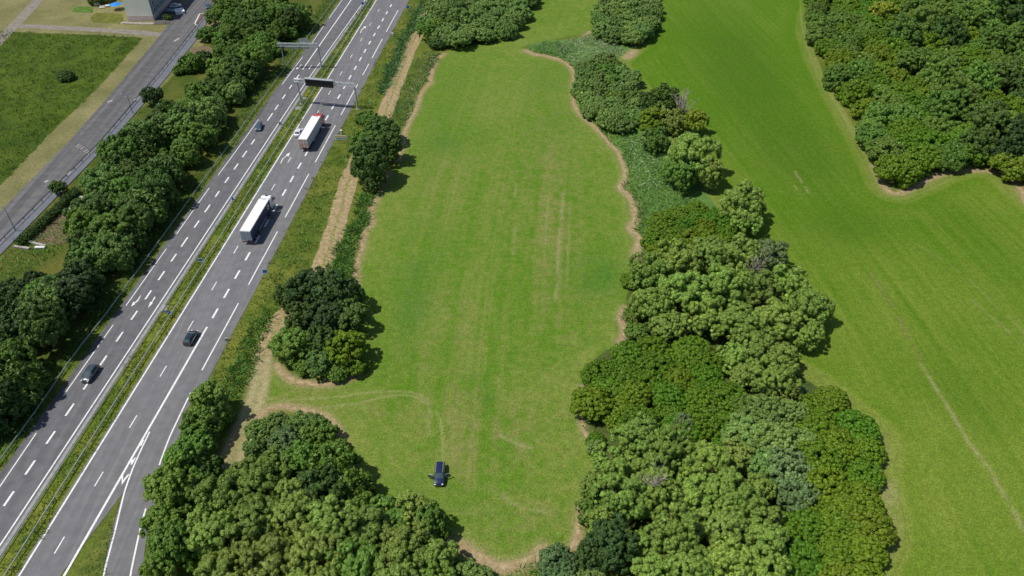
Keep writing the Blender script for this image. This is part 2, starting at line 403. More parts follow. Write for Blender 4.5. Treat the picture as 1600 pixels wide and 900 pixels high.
STRIPS = [([(822,79),(836,85),(850,87),(875,94),(890,102),(897,112)], 1.1),
 ([(897,112),(896,135),(897,160),(905,178),(925,195),(945,215),(956,228),(968,242),(976,267),(976,285)], .75),
 ([(976,283),(970,294),(985,308),(991,325),(993,342),(986,357),(998,372),(995,387),(991,402)], 1.05),
 ([(974,482),(969,500),(976,517),(967,534)], .8),
 ([(910,605),(903,622),(906,645),(913,674),(925,690),(941,709)], .65),
 ([(912,790),(905,812),(902,838),(890,860)], .8),
 ([(850,860),(830,876),(800,886),(775,884),(750,872),(725,855),(706,848)], 1.15),
 ([(694,84),(682,95),(677,107),(673,120),(672,130),(662,140),(655,155),(650,170),(640,190),(632,207),(630,225),(622,250)], .85),
 ([(608,270),(597,291),(590,307),(579,332),(583,347),(571,362),(565,387),(557,415),(556,445)], .85),
 ([(433,570),(440,582),(457,594),(487,600),(520,599),(540,592),(560,584)], .85),
 ([(388,680),(402,655),(416,641),(437,635),(475,640),(505,649),(522,662),(532,680),(538,695)], .8),
 ([(1368,258),(1376,280),(1388,298),(1405,302),(1425,293),(1455,278),(1490,267),(1520,266)], 1.0),
 ([(1520,266),(1550,268),(1575,275),(1592,292),(1606,318)], .9),
 ([(980,90),(990,80)], 1.6),
 ([(915,54),(922,50)], .8),
 ([(1368,738),(1375,725),(1376,705)], .6)]
for i_, (P_, w_) in enumerate(STRIPS):
    track(P_, w_*1.6, .5, 300+i_, 1.5, c=c3((.27, .235, .10)), br=.35)
    track(P_, w_*.95, .85, 330+i_, .8, c=c3((.33, .255, .14)), br=.35)
# old path ground etc.
idx = np.arange(nx*ny).reshape(ny, nx)
F = np.stack([idx[:-1, :-1].ravel(), idx[:-1, 1:].ravel(), idx[1:, 1:].ravel(), idx[1:, :-1].ravel()], 1)
fcx = x[F].mean(1); fcy = y[F].mean(1)
im = inpoly(fcx, fcy, MEADOW); jf = inpoly(fcx, fcy, FIELD); jd = inpoly(fcx, fcy, DARKF)
V = np.stack([x, y, np.zeros_like(x)], 1)
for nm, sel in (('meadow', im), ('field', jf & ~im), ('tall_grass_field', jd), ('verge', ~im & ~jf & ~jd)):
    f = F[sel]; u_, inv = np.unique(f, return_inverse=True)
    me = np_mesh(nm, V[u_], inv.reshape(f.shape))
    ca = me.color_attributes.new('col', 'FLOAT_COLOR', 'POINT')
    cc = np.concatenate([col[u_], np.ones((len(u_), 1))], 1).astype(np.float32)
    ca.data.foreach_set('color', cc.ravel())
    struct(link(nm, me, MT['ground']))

# ------------------------------------------------------------------ straw strips and paths
rng = random.Random(4)
def ragged(pts, wd, name, mat='straw', z=.03, n=8, jit=.45, taper=True, zz=None):
    P = smooth(G(pts), n)
    L = len(P); a = []; b = []
    for i in range(L):
        e = min(1, (i+1)/5, (L-i)/5) if taper else 1
        a.append(wd*e*(1-jit/2+jit*rng.random())); b.append(wd*e*(1-jit/2+jit*rng.random()))
    m = MB(); m.strip(P, a, b, z)
    return struct(m.build(name, MT[mat]))
tc_ = smooth(G([(676,-8),(667,15),(653,50),(636,87),(620,130),(608,160),(597,188),(580,215),(562,245),(547,275),(538,307),(522,362),(500,424),(470,470),(437,502),(424,530),(414,556)]), 7)
m = MB(); m.strip(tc_, [2.1+.5*rng.random() for _ in tc_], [2.1+.5*rng.random() for _ in tc_], .022); struct(m.build('farm_track', M_noise('straw_and_grass', (.16, .17, .035), (.34, .28, .13), 1.6, .95, detail=8, lo=.4, hi=.6)))
for P_, w_ in STRIPS: ragged(P_, w_*.5, 'path', jit=1.2)
# farm track: two ruts, green ridge between
for nm, dx, wd in (('left', -1.35, .95), ('right', 1.35, .95)):
    c = smooth(G([(676,-8),(667,15),(653,50),(636,87),(620,130),(608,160),(597,188),(580,215),(562,245),(547,275),(538,307),(522,362),(500,424),(470,470),(437,502),(424,530),(414,556)]), 7)
    L = len(c); P = []
    for i in range(L):
        a = np.array(c[max(i-1, 0)]); b = np.array(c[min(i+1, L-1)]); d = (b-a)/np.linalg.norm(b-a); nn = np.array([-d[1], d[0]])
        P.append(tuple(np.array(c[i])-nn*dx*(1.0 if i > L*.55 or i < 1 else .95)))
    m = MB(); m.strip(P, [wd*(.75+.5*rng.random()) for _ in P], [wd*(.75+.5*rng.random()) for _ in P], .034)
    struct(m.build('farm_track', MT['straw']))
m = MB(); m.strip(smooth(G([(-20,85),(0,62),(25,37),(60,0),(75,-18)]), 4), 2.2, z=.03); struct(m.build('footpath', MT['path_grey']))
m = MB(); m.strip(smooth(G([(22,41),(60,42),(120,45),(190,49),(255,55)]), 4), 2.0, z=.036); struct(m.build('footpath', MT['path_grey']))

# ------------------------------------------------------------------ roads
ZR = .06
def road(name, L, Rr, mat, z=ZR):
    """L, Rr: lists of 2-D points of the same length"""
    m = MB(); n = len(L)
    for i in range(n-1):
        a, b, c, d = L[i], Rr[i], Rr[i+1], L[i+1]
        m.quad((*a, z), (*b, z), (*c, z), (*d, z))
    # edge faces down to the soil
    for S_, flip in ((L, 1), (Rr, 0)):
        for i in range(n-1):
            a, b = S_[i], S_[i+1]
            m.quad((*a, z), (*b, z), (*b, -.1), (*a, -.1)) if flip else m.quad((*b, z), (*a, z), (*a, -.1), (*b, -.1))
    return struct(m.build(name, mat))
us = list(range(20, 361, 10))
left_road = road('left_carriageway', [uw(u, -94.1-.0025*max(0, u-120)) for u in us], [uw(u, -85.0 if u < 235 else -85.0+.02*(u-235)) for u in us], MT['asphalt_l'])
right_road = road('right_carriageway', [uw(u, -80.75) for u in us if u >= 20], [uw(u, -67.35 if u > 100 else (-67.35-.155*(100-u) if u > 82.0 else (-70.2-.17*(82-u) if u>59 else -74.0-.05*(59-u)))) for u in us], MT['asphalt'])
# slip road leaving on the right
sl_l = [(250,660),(225,700),(205,742),(186,790),(177,822),(168,860),(160,900),(150,960),(140,1040)]
sl_r = [(299,640),(283,675),(266,725),(246,780),(233,820),(227,855),(222,900),(217,960),(214,1040)]
slip = road('slip_road', G(sl_l), G(sl_r), MT['asphalt'], ZR+.006)
wm = MB(); wm.poly(G([(187,783),(184,795),(175,830),(166,865),(160,900),(146,985),(78,985),(117,900),(135,868),(150,845),(168,815)]), ZR+.05)
wedge = struct(wm.build('verge_wedge', M_noise('wedge_grass', (.06, .10, .012), (.15, .17, .03), .7, .95, bump=.2)))
g = MB(); g.strip([uw(u, -85.35 if u < 235 else -85.35+.02*(u-235)) for u in us], .33, z=ZR+.02); struct(g.build('gutter', MT['gutter']))
g = MB(); g.strip([uw(u, -93.95-.0025*max(0, u-120)) for u in us if u < 240], .45, z=ZR+.012); struct(g.build('gutter', MT['gutter' if 0 else 'old_asphalt']))
ZM = ZR+.014
def seg_mark(m, u0, u1, w_, hw, w1=None):
    w1 = w_ if w1 is None else w1
    k = max(1, int(abs(u1-u0)/15))
    m.strip([uw(u0+(u1-u0)*i/k, w_+(w1-w_)*i/k) for i in range(k+1)], hw, z=ZM)
# left carriageway
m = MB()
for (a, b) in (((-20,790),(57,677)),((99,619),(177,508)),((197,478),(260,389)),((276,366),(327,294)),((341,274),(377,225)),((377,225),(404,187)) ,((441,132),(473,89)),((486,70),(507,39)),((514,29),(535,0))):
    seg_mark(m, u_at(*b), u_at(*a), -93.25-.0022*(u_at(*a)-70), .09, -93.25-.0022*(u_at(*b)-70)) if 0 else seg_mark(m, u_at(*a), u_at(*b), to_uw(at(*a))[1], .1, to_uw(at(*b))[1])
m.build('edge_marking', MT['white'], left_road)
m = MB(); seg_mark(m, 45, 231, -86.15, .13, -86.55); seg_mark(m, 231, 330, -86.55, .13, -84.3); m.build('edge_marking', MT['white'], left_road)
m = MB()
for (a, b) in (((6,791),(23,768)),((40,742),(56,720)),((73,694),(87,674)),((102,650),(117,631)),((130,609),(139,598)),((156,571),(169,556)),((181,534),(193,519)),((204,500),(215,486)),((227,468),(236,454)),((247,438),(257,424)),((267,409),(275,397)),((285,386),(294,371)),((303,356),(311,345)),((320,332),(328,320)),((335,308),(343,299)),((351,286),(358,277)),((365,265),(373,256)),((380,246),(386,236)),((393,226),(397,218))
    ,((418,189),(424,177)),((429,172),(436,164)),((442,155),(447,148)),((452,139),(457,133)),((462,125),(468,117))):
    pa, pb = to_uw(at(*a)), to_uw(at(*b)); wv = -89.85-.0035*(pa[0]-70)
    m.strip([uw(pa[0], wv), uw(pb[0], wv)], .19, z=ZM)
m.build('lane_marking', MT['white'], left_road)
m = MB(); seg_mark(m, u_at(473, 109), 330, -90.4, .17, -90.2); m.build('lane_marking', MT['white'], left_road)
# right carriageway
m = MB(); seg_mark(m, 45, 340, -80.25, .15); m.build('edge_marking', MT['white'], right_road)
m = MB()
ud = [51.4, 64.2, 76.9, 89.7, 102.6, 115.9, 129, 142.5, 156.2, 170, 184, 198, 212, 225.9, 240.3, 254.3, 269, 283.5, 298]
for u in ud: seg_mark(m, u-1.5, u+1.5, -76.9, .1)
m.build('lane_marking', MT['white'], right_road)
m = MB()
wu = [120.1, 126.7, 133.4, 140.2, 146.9, 153.7, 160.5, 167.6, 174.3, 181.2, 188, 195, 202.2, 209.2, 216.3, 223.4, 230.5, 237.6, 245.0, 252.2, 259.2, 266.4, 273.9, 281, 288.4, 295.8, 303.4]
for u in wu: seg_mark(m, u-1.55, u+1.55, -73.25, .22)
seg_mark(m, 45, u_at(324, 511), -73.45, .19, -73.3)
m.build('slip_lane_marking', MT['white'], right_road)
m = MB()
for a, b in (((620,16),(605,50)),((599,61),(582,91)),((577,100),(567,118)),((560,132),(534,180)),((525,196),(509,225)),((509,226),(494,254)),((483,272),(446,340)),((433,362),(387,445)),((372,474),(316,579))):
    ua, ub = u_at(*a), u_at(*b)
    seg_mark(m, ub, ua, -69.5, .13)
m.build('edge_marking', MT['white'], right_road)
m = MB()
for P_ in ([(298,614),(269,675),(258,702),(249,727)], [(228,795),(221,820),(212,860),(204,900),(198,950)], [(300,560),(260,625),(234,675),(212,722),(197,762),(189,792),(180,830),(172,860),(162,900),(152,960)][2:]):
    m.strip(smooth(G(P_), 4), .13, z=ZM+.006)
# a run of short dashes on the outer edge
m.build('edge_marking', MT['white'], slip)
def flat(pts, name, parent, mat='white', dz=.012):
    mm = MB(); mm.poly(G(pts), ZM+dz); return mm.build(name, MT[mat], parent)
flat([(190,741),(190.5,758),(203,741),(199.5,742),(192.5,751),(193,741)], 'chevron_marking', slip)
flat([(205,719),(204.5,727),(207,726),(213,715),(210,716),(208,720),(207.5,718)], 'chevron_marking', slip)
flat([(219,692),(219,697),(221,697),(226,687),(223,689),(221,693)], 'chevron_marking', slip)
# arrows
def arrow(pts, parent, name='arrow_marking'): flat(pts, name, parent, 'white', .004)
arrow([(220.5,462),(219.5,462),(214,470),(210,473),(208.5,471.5),(205,479),(211,476),(210.5,474.5),(215.5,471.5)], left_road)
arrow([(242.5,463.5),(241.5,464),(237,472),(235,472),(231.5,481.5),(239,474),(238,473),(243,465)], left_road)
arrow([(471.5,101),(470.5,101),(467,105),(464.5,106),(464,104.5),(462.5,108.5),(466.5,107.5),(466,106.5),(468,105.5)], left_road)
arrow([(487.5,102),(486.5,102),(484.5,105),(483.5,105),(482,109),(485.5,106.3),(484.8,105.8)], left_road)
arrow([(438,255.5),(439.5,255.5),(442,249),(449,243.5),(450.5,245.5),(453.5,238.5),(447,242),(448,243),(441,248.5)], right_road)
arrow([(562.5,52),(563.5,52),(565.5,47),(570,43.5),(570.5,45),(572.5,41.5),(567.5,42),(569,43),(564.5,46.5)], right_road)

# old road on the left
def curve_uw(f, us_): return [uw(u, f(u)) for u in us_]
ul = list(range(100, 361, 8))
def interp(tab): 
    a, b = zip(*tab); return lambda u: float(np.interp(u, a, b))
o_r = interp([(90,-131),(136,-130.5),(188,-130.6),(226,-132.3),(265,-135.6),(304,-141.6),(360,-152)])
o_l = interp([(90,-141),(152,-141.2),(187,-142.4),(222,-145.5),(266,-150.2),(303,-156),(360,-166)])
o_m = interp([(90,-133.4),(140,-133.1),(188,-132.9),(208,-134.2),(234,-136),(268,-139.2),(290,-141.8),(304,-144),(360,-154)])
road('old_road', curve_uw(o_l, ul), curve_uw(lambda u: o_m(u)-.3, ul), MT['old_asphalt'])
road('pavement', curve_uw(lambda u: o_m(u)-.3, ul), curve_uw(o_r, ul), MT['sidewalk'], ZR+.12)
m = MB()
for k_, (a, b) in enumerate((((118,230),(124,226)),((121,232),(127,228)),((130,238),(137,234)),((134,240),(141,236)),((138,241),(144,237)),((126,233),(131,229)))):
    m.strip(G([a, b]), .12, z=ZR+.012)
m.build('worn_marking', MT['white_worn'], bpy.data.objects['old_road'])
m = MB(); m.poly(G([(304,38),(312,22),(322,20),(326,25),(309,38)]), ZR+.01); m.build('traffic_island', M_noise('brick_island', (.13, .07, .06), (.2, .12, .1), 2), bpy.data.objects['old_road'])
m = MB(); m.strip(G([(304,38),(312,22),(322,20)]), .2, z=ZR+.02); m.strip(G([(303,37),(309,40)]), .2, z=ZR+.02); m.build('worn_marking', MT['white'], bpy.data.objects['old_road'])
for q in (((70,238+47),(76,235+47)),((104,273),(112,268)),((210,157),(220,151)),((272,65),(280,60)),((168,160),(176,157))):
    m = MB(); m.strip(G(list(q)), .35, z=ZR+.012); m.build('worn_marking', MT['white_worn'], bpy.data.objects['old_road'])

# ------------------------------------------------------------------ guardrails
def guardrail(P, label, mat, h=.75, step=4.0, side=1, face=.31, z0=0):
    P = [np.array(p) for p in P]
    r_ = empty('guardrail', (P[0][0], P[0][1], z0), 0, label, 'guardrail')
    o = P[0]; m = MB(); prof = ((0, h-face), (.06, h-face*.8), (.0, h-face*.55), (.0, h-face*.45), (.06, h-face*.2), (0, h))
    rows = []
    for i, p in enumerate(P):
        a, b = P[max(i-1, 0)], P[min(i+1, len(P)-1)]; d = (b-a)/np.linalg.norm(b-a); nn = np.array([d[1], -d[0]])*side
        rows.append([m.bm.verts.new((*(p-o+nn*(q+.03)), z)) for q, z in prof] + [m.bm.verts.new((*(p-o+nn*(q-.03)), z)) for q, z in reversed(prof)])
    for a, b in zip(rows[:-1], rows[1:]):
        for j in range(len(a)):
            k_ = (j+1) % len(a); m.bm.faces.new((a[j], b[j], b[k_], a[k_]))
    m.build('rail', mat, r_)
    m = MB(); acc = 0
    for a, b in zip(P[:-1], P[1:]):
        L = np.linalg.norm(b-a); 
        while acc < L:
            q = a+(b-a)*acc/L-o; m.box((q[0], q[1], h/2-.03), (.12, .12, h-.02), AZ); acc += step
        acc -= L
    pp = m.build('post_row', mat, r_); tag(pp, kind='stuff')
    return r_
ur = list(range(30, 341, 6))
guardrail([uw(u, -82.05) for u in ur], 'long steel guardrail in the median beside the right carriageway', MT['steel'], .8, face=.24)
guardrail([uw(u, -84.55 if u < 235 else -84.55+.02*(u-235)) for u in ur], 'low guardrail between the median grass and the left carriageway', MT['rail_green'], .4, side=-1, face=.14)
guardrail([uw(u, -95.5-.004*max(0, u-70)-.5*math.exp(-((u-105)/8)**2)) for u in ur], 'steel guardrail on the woodland side of the left carriageway', MT['rail_green'], .8, face=.3)
guardrail([uw(u, o_m(u)+.1) for u in range(110, 335, 6)], 'dark old guardrail between the old road and its pavement', MT['dark_rail'], .85, 4, face=.2, z0=.15)

# ------------------------------------------------------------------ vehicles
def wheel(x_, y_, r, wd, root):
    m = MB(); m.tube((x_, y_-wd/2, r), (x_, y_+wd/2, r), r, seg=20); w_ = m.build('wheel', MT['tyre'], root, False)
    s_ = 1 if y_ > 0 else -1
    m = MB(); m.tube((x_, y_+s_*(wd/2-.02), r), (x_, y_+s_*(wd/2+.015), r), r*.62, seg=16); m.build('rim', MT['rim'], w_)
SHAPES = {
 'hatch': [(-2.1,.66,.72,.75,.5),(-2.04,.80,.92,.97,.62),(-1.92,.84,.97,1.06,.60),(-1.5,.88,.97,1.42,.57),(-.9,.9,.96,1.5,.60),(-.1,.9,.95,1.5,.61),(.4,.9,.95,1.43,.58),(1.12,.89,.95,1.0,.66),(1.7,.86,.86,.9,.64),(2.02,.78,.7,.73,.6),(2.12,.62,.52,.55,.5)],
 'estate': [(-2.3,.7,.75,.78,.5),(-2.26,.82,.95,1.0,.62),(-2.2,.85,.98,1.15,.60),(-1.95,.88,.98,1.48,.60),(-1.0,.9,.97,1.55,.64),(0,.9,.96,1.55,.64),(.45,.9,.96,1.48,.60),(1.2,.89,.97,1.03,.68),(1.85,.86,.88,.93,.66),(2.2,.78,.72,.75,.6),(2.3,.62,.52,.55,.5)],
 'saloon': [(-2.25,.68,.7,.74,.5),(-2.18,.82,.9,.95,.66),(-1.75,.86,.94,.99,.66),(-1.1,.89,.95,1.38,.55),(-.6,.9,.95,1.44,.58),(-.1,.9,.95,1.44,.59),(.35,.9,.94,1.38,.57),(1.1,.89,.92,.97,.66),(1.75,.86,.84,.88,.64),(2.12,.78,.68,.71,.6),(2.22,.62,.5,.53,.5)],
}
def car(name, label, px0, px1, shape, paint, doors=False, rails=False, zc=.7, group=None, k=1.0, loc=None, hd=None):
    """px0 rear, px1 front, both read at mid height"""
    if loc is None:
        a = np.array(at(*px0, zc)); b = np.array(at(*px1, zc)); c = (a+b)/2; d = b-a; rz = math.atan2(d[1], d[0])
    else: c = loc; rz = hd
    root = empty(name, (c[0], c[1], ZR if not doors else .03), rz, label, 'car', group)
    T = SHAPES[shape]; bm = bmesh.new(); ring_ = []
    for (X, hw, zb, zt, ht) in T:
        half = [(hw*.9, .22), (hw*.985, .36), (hw, .6*zb+.1), (hw*.965, zb), (ht+.03, zt-.05), (ht*.72, zt-.005), (ht*.3, zt+.012)]
        pts = [(p, z) for p, z in half]+[(-p, z) for p, z in reversed(half)]
        ring_.append([Vector((X*k, p*k, z*k)) for p, z in pts])
    cab = [i for i, r in enumerate(T) if r[3] > 1.3]; c0, c1 = cab[0], cab[-1]
    parts = {'body': [], 'windscreen': [], 'rear_window': [], 'side_window': [], 'side_window2': []}
    n = 14
    for i in range(len(T)-1):
        for j in range(n):
            jj = (j+1) % n
            q = [ring_[i][j], ring_[i+1][j], ring_[i+1][jj], ring_[i][jj]]
            key = 'body'
            if i == c1 and 4 <= j <= 8: key = 'windscreen'
            if i == c0-1 and 4 <= j <= 8: key = 'rear_window'
            if c0 <= i < c1 and j == 3: key = 'side_window'
            if c0 <= i < c1 and j == 9: key = 'side_window2'
            parts[key].append(q)
    for e in (0, -1): parts['body'].append([v for v in ring_[e]])
    bo = None
    for key, qs in parts.items():
        bm = bmesh.new(); cache = {}
        for q in qs:
            vv = []
            for v in q:
                kk = tuple(round(c_, 4) for c_ in v)
                if kk not in cache: cache[kk] = bm.verts.new(v)
                vv.append(cache[kk])
            bm.faces.new(vv)
        bmesh.ops.recalc_face_normals(bm, faces=bm.faces)
        me = bpy.data.meshes.new(key); bm.to_mesh(me); bm.free()
        me.polygons.foreach_set('use_smooth', [True]*len(me.polygons))
        nm = 'side_window' if key.startswith('side') else key
        o = link(nm, me, paint if key == 'body' else MT['glass'], root)
        if key == 'body': bo = o
    for x_ in (T[0][0]*.62, T[-1][0]*.64):
        for y_ in (-.8, .8): wheel(x_*k, y_*k, .32*k, .2, root)
    fx = T[-2][0]
    for s_ in (-1, 1):
        m = MB(); m.box(((fx-.06)*k, s_*.6*k, .70*k), (.3, .34, .1), -s_*.35, .03); m.build('headlight', MT['lamp'], root)
        m = MB(); m.box(((T[1][0]-.02)*k, s_*.66*k, .82*k), (.14, .22, .16), s_*.2, .02); m.build('tail_light', MT['tail'], root)
        m = MB(); m.box((.75*k, s_*1.0*k, .98*k), (.16, .22, .13), s_*.2, .03); m.build('wing_mirror', paint, root)
    m = MB(); m.box(((fx+.06)*k, 0, .56*k), (.06, .75, .12), 0, .02); m.build('grille', MT['black'], root)
    if rails:
        for s_ in (-1, 1):
            m = MB(); m.tube((-1.8*k, s_*.6*k, 1.585*k), (.3*k, s_*.6*k, 1.585*k), .035)
            for q in (-1.8, -.8, .3): m.tube((q*k, s_*.6*k, 1.5*k), (q*k, s_*.6*k, 1.6*k), .03)
            m.build('roof_rail', MT['steel'], root)
    if doors:
        for s_ in (-1, 1):
            hx = .75 if s_ > 0 else .85
            ang = s_*R(66)
            d = Vector((-math.cos(ang), math.sin(ang), 0))
            if s_ < 0: pass
            c_ = Vector((hx*k, s_*.92*k, 0))+d*.55
            dr = MB(); dr.box((c_.x, c_.y, .68), (1.08, .09, .62), math.atan2(d.y, d.x), .03); dd = dr.build('open_door', paint, root)
            m = MB()
            for e in (-.5, .5): m.tube((c_.x+d.x*e, c_.y+d.y*e, .98), (c_.x+d.x*e*.75, c_.y+d.y*e*.75, 1.38), .022)
            m.tube((c_.x-d.x*.375, c_.y-d.y*.375, 1.38), (c_.x+d.x*.375, c_.y+d.y*.375, 1.38), .03)
            m.build('window_frame', MT['steel'], dd)
    return root
P_navy = M_paint('navy_paint', (.012, .02, .065)); P_dark = M_paint('dark_blue_grey_paint', (.015, .026, .036)); P_slate = M_paint('slate_paint', (.045, .065, .08)); P_white = M_paint('white_paint', (.75, .76, .78)); P_blue = M_paint('blue_grey_paint', (.05, .09, .13))
car('parked_car', 'dark blue estate car with both front doors open, parked on the meadow', (688,724), (685.5,757), 'estate', P_navy, doors=True, rails=True)
car('car', 'dark hatchback driving away on the right carriageway beside the solid lane line', (292,537), (304,517.5), 'hatch', P_dark, group=None)
car('car', 'slate grey car driving towards the camera over the dashes of left carriageway', (149.5,571), (132,596), 'hatch', P_slate, k=1.06)
car('car', 'small blue grey car on the far part of the left carriageway', (406.5,191), (402,204), 'hatch', P_blue)
car('car', 'white car overtaking on the left of the red cabbed lorry', (463.5,212), (470,201), 'saloon', P_white)
car('car', 'dark blue car on the old road near the top edge', (323,5), (326,14), 'hatch', P_blue, zc=.7)

def truck(name, label, rear, front, paint_cab, side_mat, back_mat, emblem=None, stripe=None):
    a = np.array(at(*rear, 4.0)); b = np.array(at(*front, 4.0)); rz = R(90)-AZ; c = a
    L = min(np.linalg.norm(b-a), 13.8)
    print(name, 'len', L, 'uw', to_uw(a), to_uw(b))
    r_ = empty(name, (c[0], c[1], ZR), rz, label, 'lorry')
    hw = 1.27
    m = MB(); m.box((L/2, 0, 2.62), (L, 2*hw, 2.7), 0, .04); tr = m.build('trailer', MT['w_plastic'], r_)
    for s_ in (-1, 1):
        m = MB(); m.box((L/2, s_*(hw+.012), 2.5), (L-.12, .03, 2.5)); m.build('side_curtain', side_mat, tr)
        m = MB(); m.box((L*.56, s_*(hw-.12), .95), (L*.4, .04, .35)); m.build('side_guard', MT['steel'], tr)
    m = MB()
    for s_ in (-1, 1): m.box((-.02, s_*hw/2, 2.55), (.05, hw-.06, 2.45))
    bd = m.build('rear_door', back_mat, tr)
    m = MB()
    for y_ in (-.9, -.35, .35, .9): m.tube((-.07, y_, 1.3), (-.07, y_, 3.8), .03)
    m.build('door_bar', MT['steel'], bd)
    m = MB(); m.box((-.08, 0, .95), (.1, 2.4, .22)); m.box((L/2, 0, 1.12), (L-.6, 1.0, .3)); m.build('chassis', MT['black'], tr)
    for s_ in (-1, 1):
        m = MB(); m.box((-.15, s_*1.0, .98), (.06, .3, .14)); m.build('tail_light', MT['tail'], tr)
    for x_ in (2.2, 3.5, 4.8):
        for s_ in (-1, 1): wheel(x_, s_*1.07, .5, .34, tr)
    if stripe:
        m = MB(); m.box((L/2, -(hw+.03), 3.78), (L-.2, .03, .22)); m.build('stripe', stripe, tr)
    if emblem:
        m = MB()
        for (x_, z_, d) in ((L-1.6, 3.0, .55), (L-2.1, 2.6, .4), (L-1.1, 2.6, .4), (L-1.6, 2.2, .35)):
            m.box((x_, -(hw+.035), z_), (d, .03, d), 0, 0)
        m.build('emblem', emblem, tr)
    if not stripe: pass
    # cab
    x0 = L+.75
    bm = MB()
    prof = [(x0, .9), (x0, 3.55), (x0+.5, 3.82), (x0+1.3, 3.7), (x0+1.95, 3.1), (x0+2.15, 1.7), (x0+2.2, .55), (x0+.2, .5)]
    vs1 = [bm.bm.verts.new((p, -1.22, z)) for p, z in prof]; vs2 = [bm.bm.verts.new((p, 1.22, z)) for p, z in prof]
    bm.bm.faces.new(vs1[::-1]); bm.bm.faces.new(vs2)
    for i in range(len(prof)):
        j = (i+1) % len(prof); bm.bm.faces.new((vs1[i], vs1[j], vs2[j], vs2[i]))
    bmesh.ops.recalc_face_normals(bm.bm, faces=bm.bm.faces)
    bmesh.ops.bevel(bm.bm, geom=list(bm.bm.edges), offset=.08, segments=2, affect='EDGES')
    cb = bm.build('cab', paint_cab, r_)
    m = MB(); m.quad((x0+1.99, -1.05, 3.02), (x0+1.99, 1.05, 3.02), (x0+2.17, 1.1, 1.85), (x0+2.17, -1.1, 1.85)); m.build('windscreen', MT['glass'], cb)
    for s_ in (-1, 1):
        m = MB(); m.box((x0+1.4, s_*1.225, 2.45), (.8, .03, .75)); m.build('side_window', MT['glass'], cb)
        m = MB(); m.box((x0+1.95, s_*1.42, 2.5), (.12, .25, .8), 0, .03); m.build('wing_mirror', MT['black'], cb)
        m = MB(); m.box((x0+2.18, s_*.9, .9), (.1, .4, .2), 0, .03); m.build('headlight', MT['lamp'], cb)
        for x_ in (L-1.3, x0+1.45): wheel(x_, s_*1.05, .5, .34, r_)
        # side deflector between cab and trailer
        m = MB(); m.box((x0-.22, s_*1.19, 2.2), (.4, .04, 2.5)); m.build('deflector', paint_cab, cb)
    m = MB(); m.box((x0+.9, 0, 3.84), (.5, .6, .05), 0, .02); m.build('roof_hatch', MT['black'], cb)
    m = MB(); m.box((L-.6, 0, .8), (4.2, .9, .3)); m.build('tractor_chassis', MT['black'], r_)
    m = MB(); m.box((L-.25, 0, 3.985), (.12, 1.1, .03)) ; m.build('roof_vent', MT['black'], tr)
    return r_
orange = M_flat('rust_orange', (.45, .17, .06), .6)
truck('lorry', 'white trailer lorry with a red cab below the dark message board', (472.5,217.5), (493,179.5), M_paint('red_paint', (.5, .02, .03)), M_flat('pale_blue_curtain', (.42, .5, .56), .5, var=.1), M_noise('orange_white_doors', (.62, .20, .06), (.75, .72, .68), 1.2, .6), stripe=orange)
truck('lorry', 'white roofed lorry with a dark blue trailer side and white cab', (382.3,361), (412.5,308), P_white, M_flat('navy_curtain', (.012, .025, .10), .45, var=.1), M_flat('grey_door', (.33, .37, .42), .5, var=.1), emblem=MT['w_plastic'])

# ------------------------------------------------------------------ gantries
def post(bottom, h, root, r=.27, mat='steel', name='post'):
    o = root.location; p = at(*bottom); m = MB()
    m.tube((p[0]-o.x, p[1]-o.y, 0), (p[0]-o.x, p[1]-o.y, h), r, r*.9, 10); m.box((p[0]-o.x, p[1]-o.y, .12), (1, 1, .24), AZ)
    return m.build(name, MT[mat], root), p
def truss(m, a, b, h, dp, n, r=.06):
    a = Vector(a); b = Vector(b); d = (b-a).normalized(); s_ = Vector((-d.y, d.x, 0))*dp/2; up = Vector((0, 0, h))
    cs = [s_, -s_, s_+up, -s_+up]
    for c_ in cs: m.tube(a+c_, b+c_, r)
    for i in range(n+1):
        p = a+(b-a)*i/n
        m.tube(p+cs[0], p+cs[1], r*.6); m.tube(p+cs[2], p+cs[3], r*.6); m.tube(p+cs[0], p+cs[2], r*.6); m.tube(p+cs[1], p+cs[3], r*.6)
        if i < n:
            q = a+(b-a)*(i+1)/n
            m.tube(p+cs[0], q+cs[2], r*.55); m.tube(q+cs[1], p+cs[3], r*.55); m.tube(p+cs[2], q+cs[3], r*.55)
pl, pr = at(471, 163), at(559, 171)
gt = empty('sign_gantry', (pl[0], pl[1], 0), 0, 'steel portal gantry with a black message board over the right carriageway', 'gantry')
HG = 7.6
post((471,163), HG, gt); post((559,171), HG, gt)
rel = lambda q, z: Vector((q[0]-pl[0], q[1]-pl[1], z))
m = MB(); A = rel(pl, HG-.1); B = rel(pr, HG-.1); dd = (B-A).normalized(); A2 = A-dd*1.0; B2 = B+dd*.3
truss(m, A2, B2, .8, .85, 12, .1); m.build('truss_beam', MT['steel'], gt)
m = MB(); mid = A2+(B2-A2)*.33; ang = math.atan2(dd.y, dd.x); nrm = Vector((dd.y, -dd.x, 0))
wdt = 8.7; cpos = A2+dd*(4.0+wdt/2)+nrm*.75+Vector((0, 0, .45))
m.box(cpos, (wdt, .5, 2.3), ang, .03); ms = m.build('message_board', MT['black'], gt)
m = MB(); m.box(cpos+Vector((0, 0, 1.2)), (wdt+.3, 1.1, .16), ang, .02); m.build('hood', MT['steel'], ms)
m = MB(); m.box(A2+dd*.9+Vector((0, 0, .35)), (2.0, .9, .9), ang, .02); m.build('cabinet', MT['w_plastic'], gt)
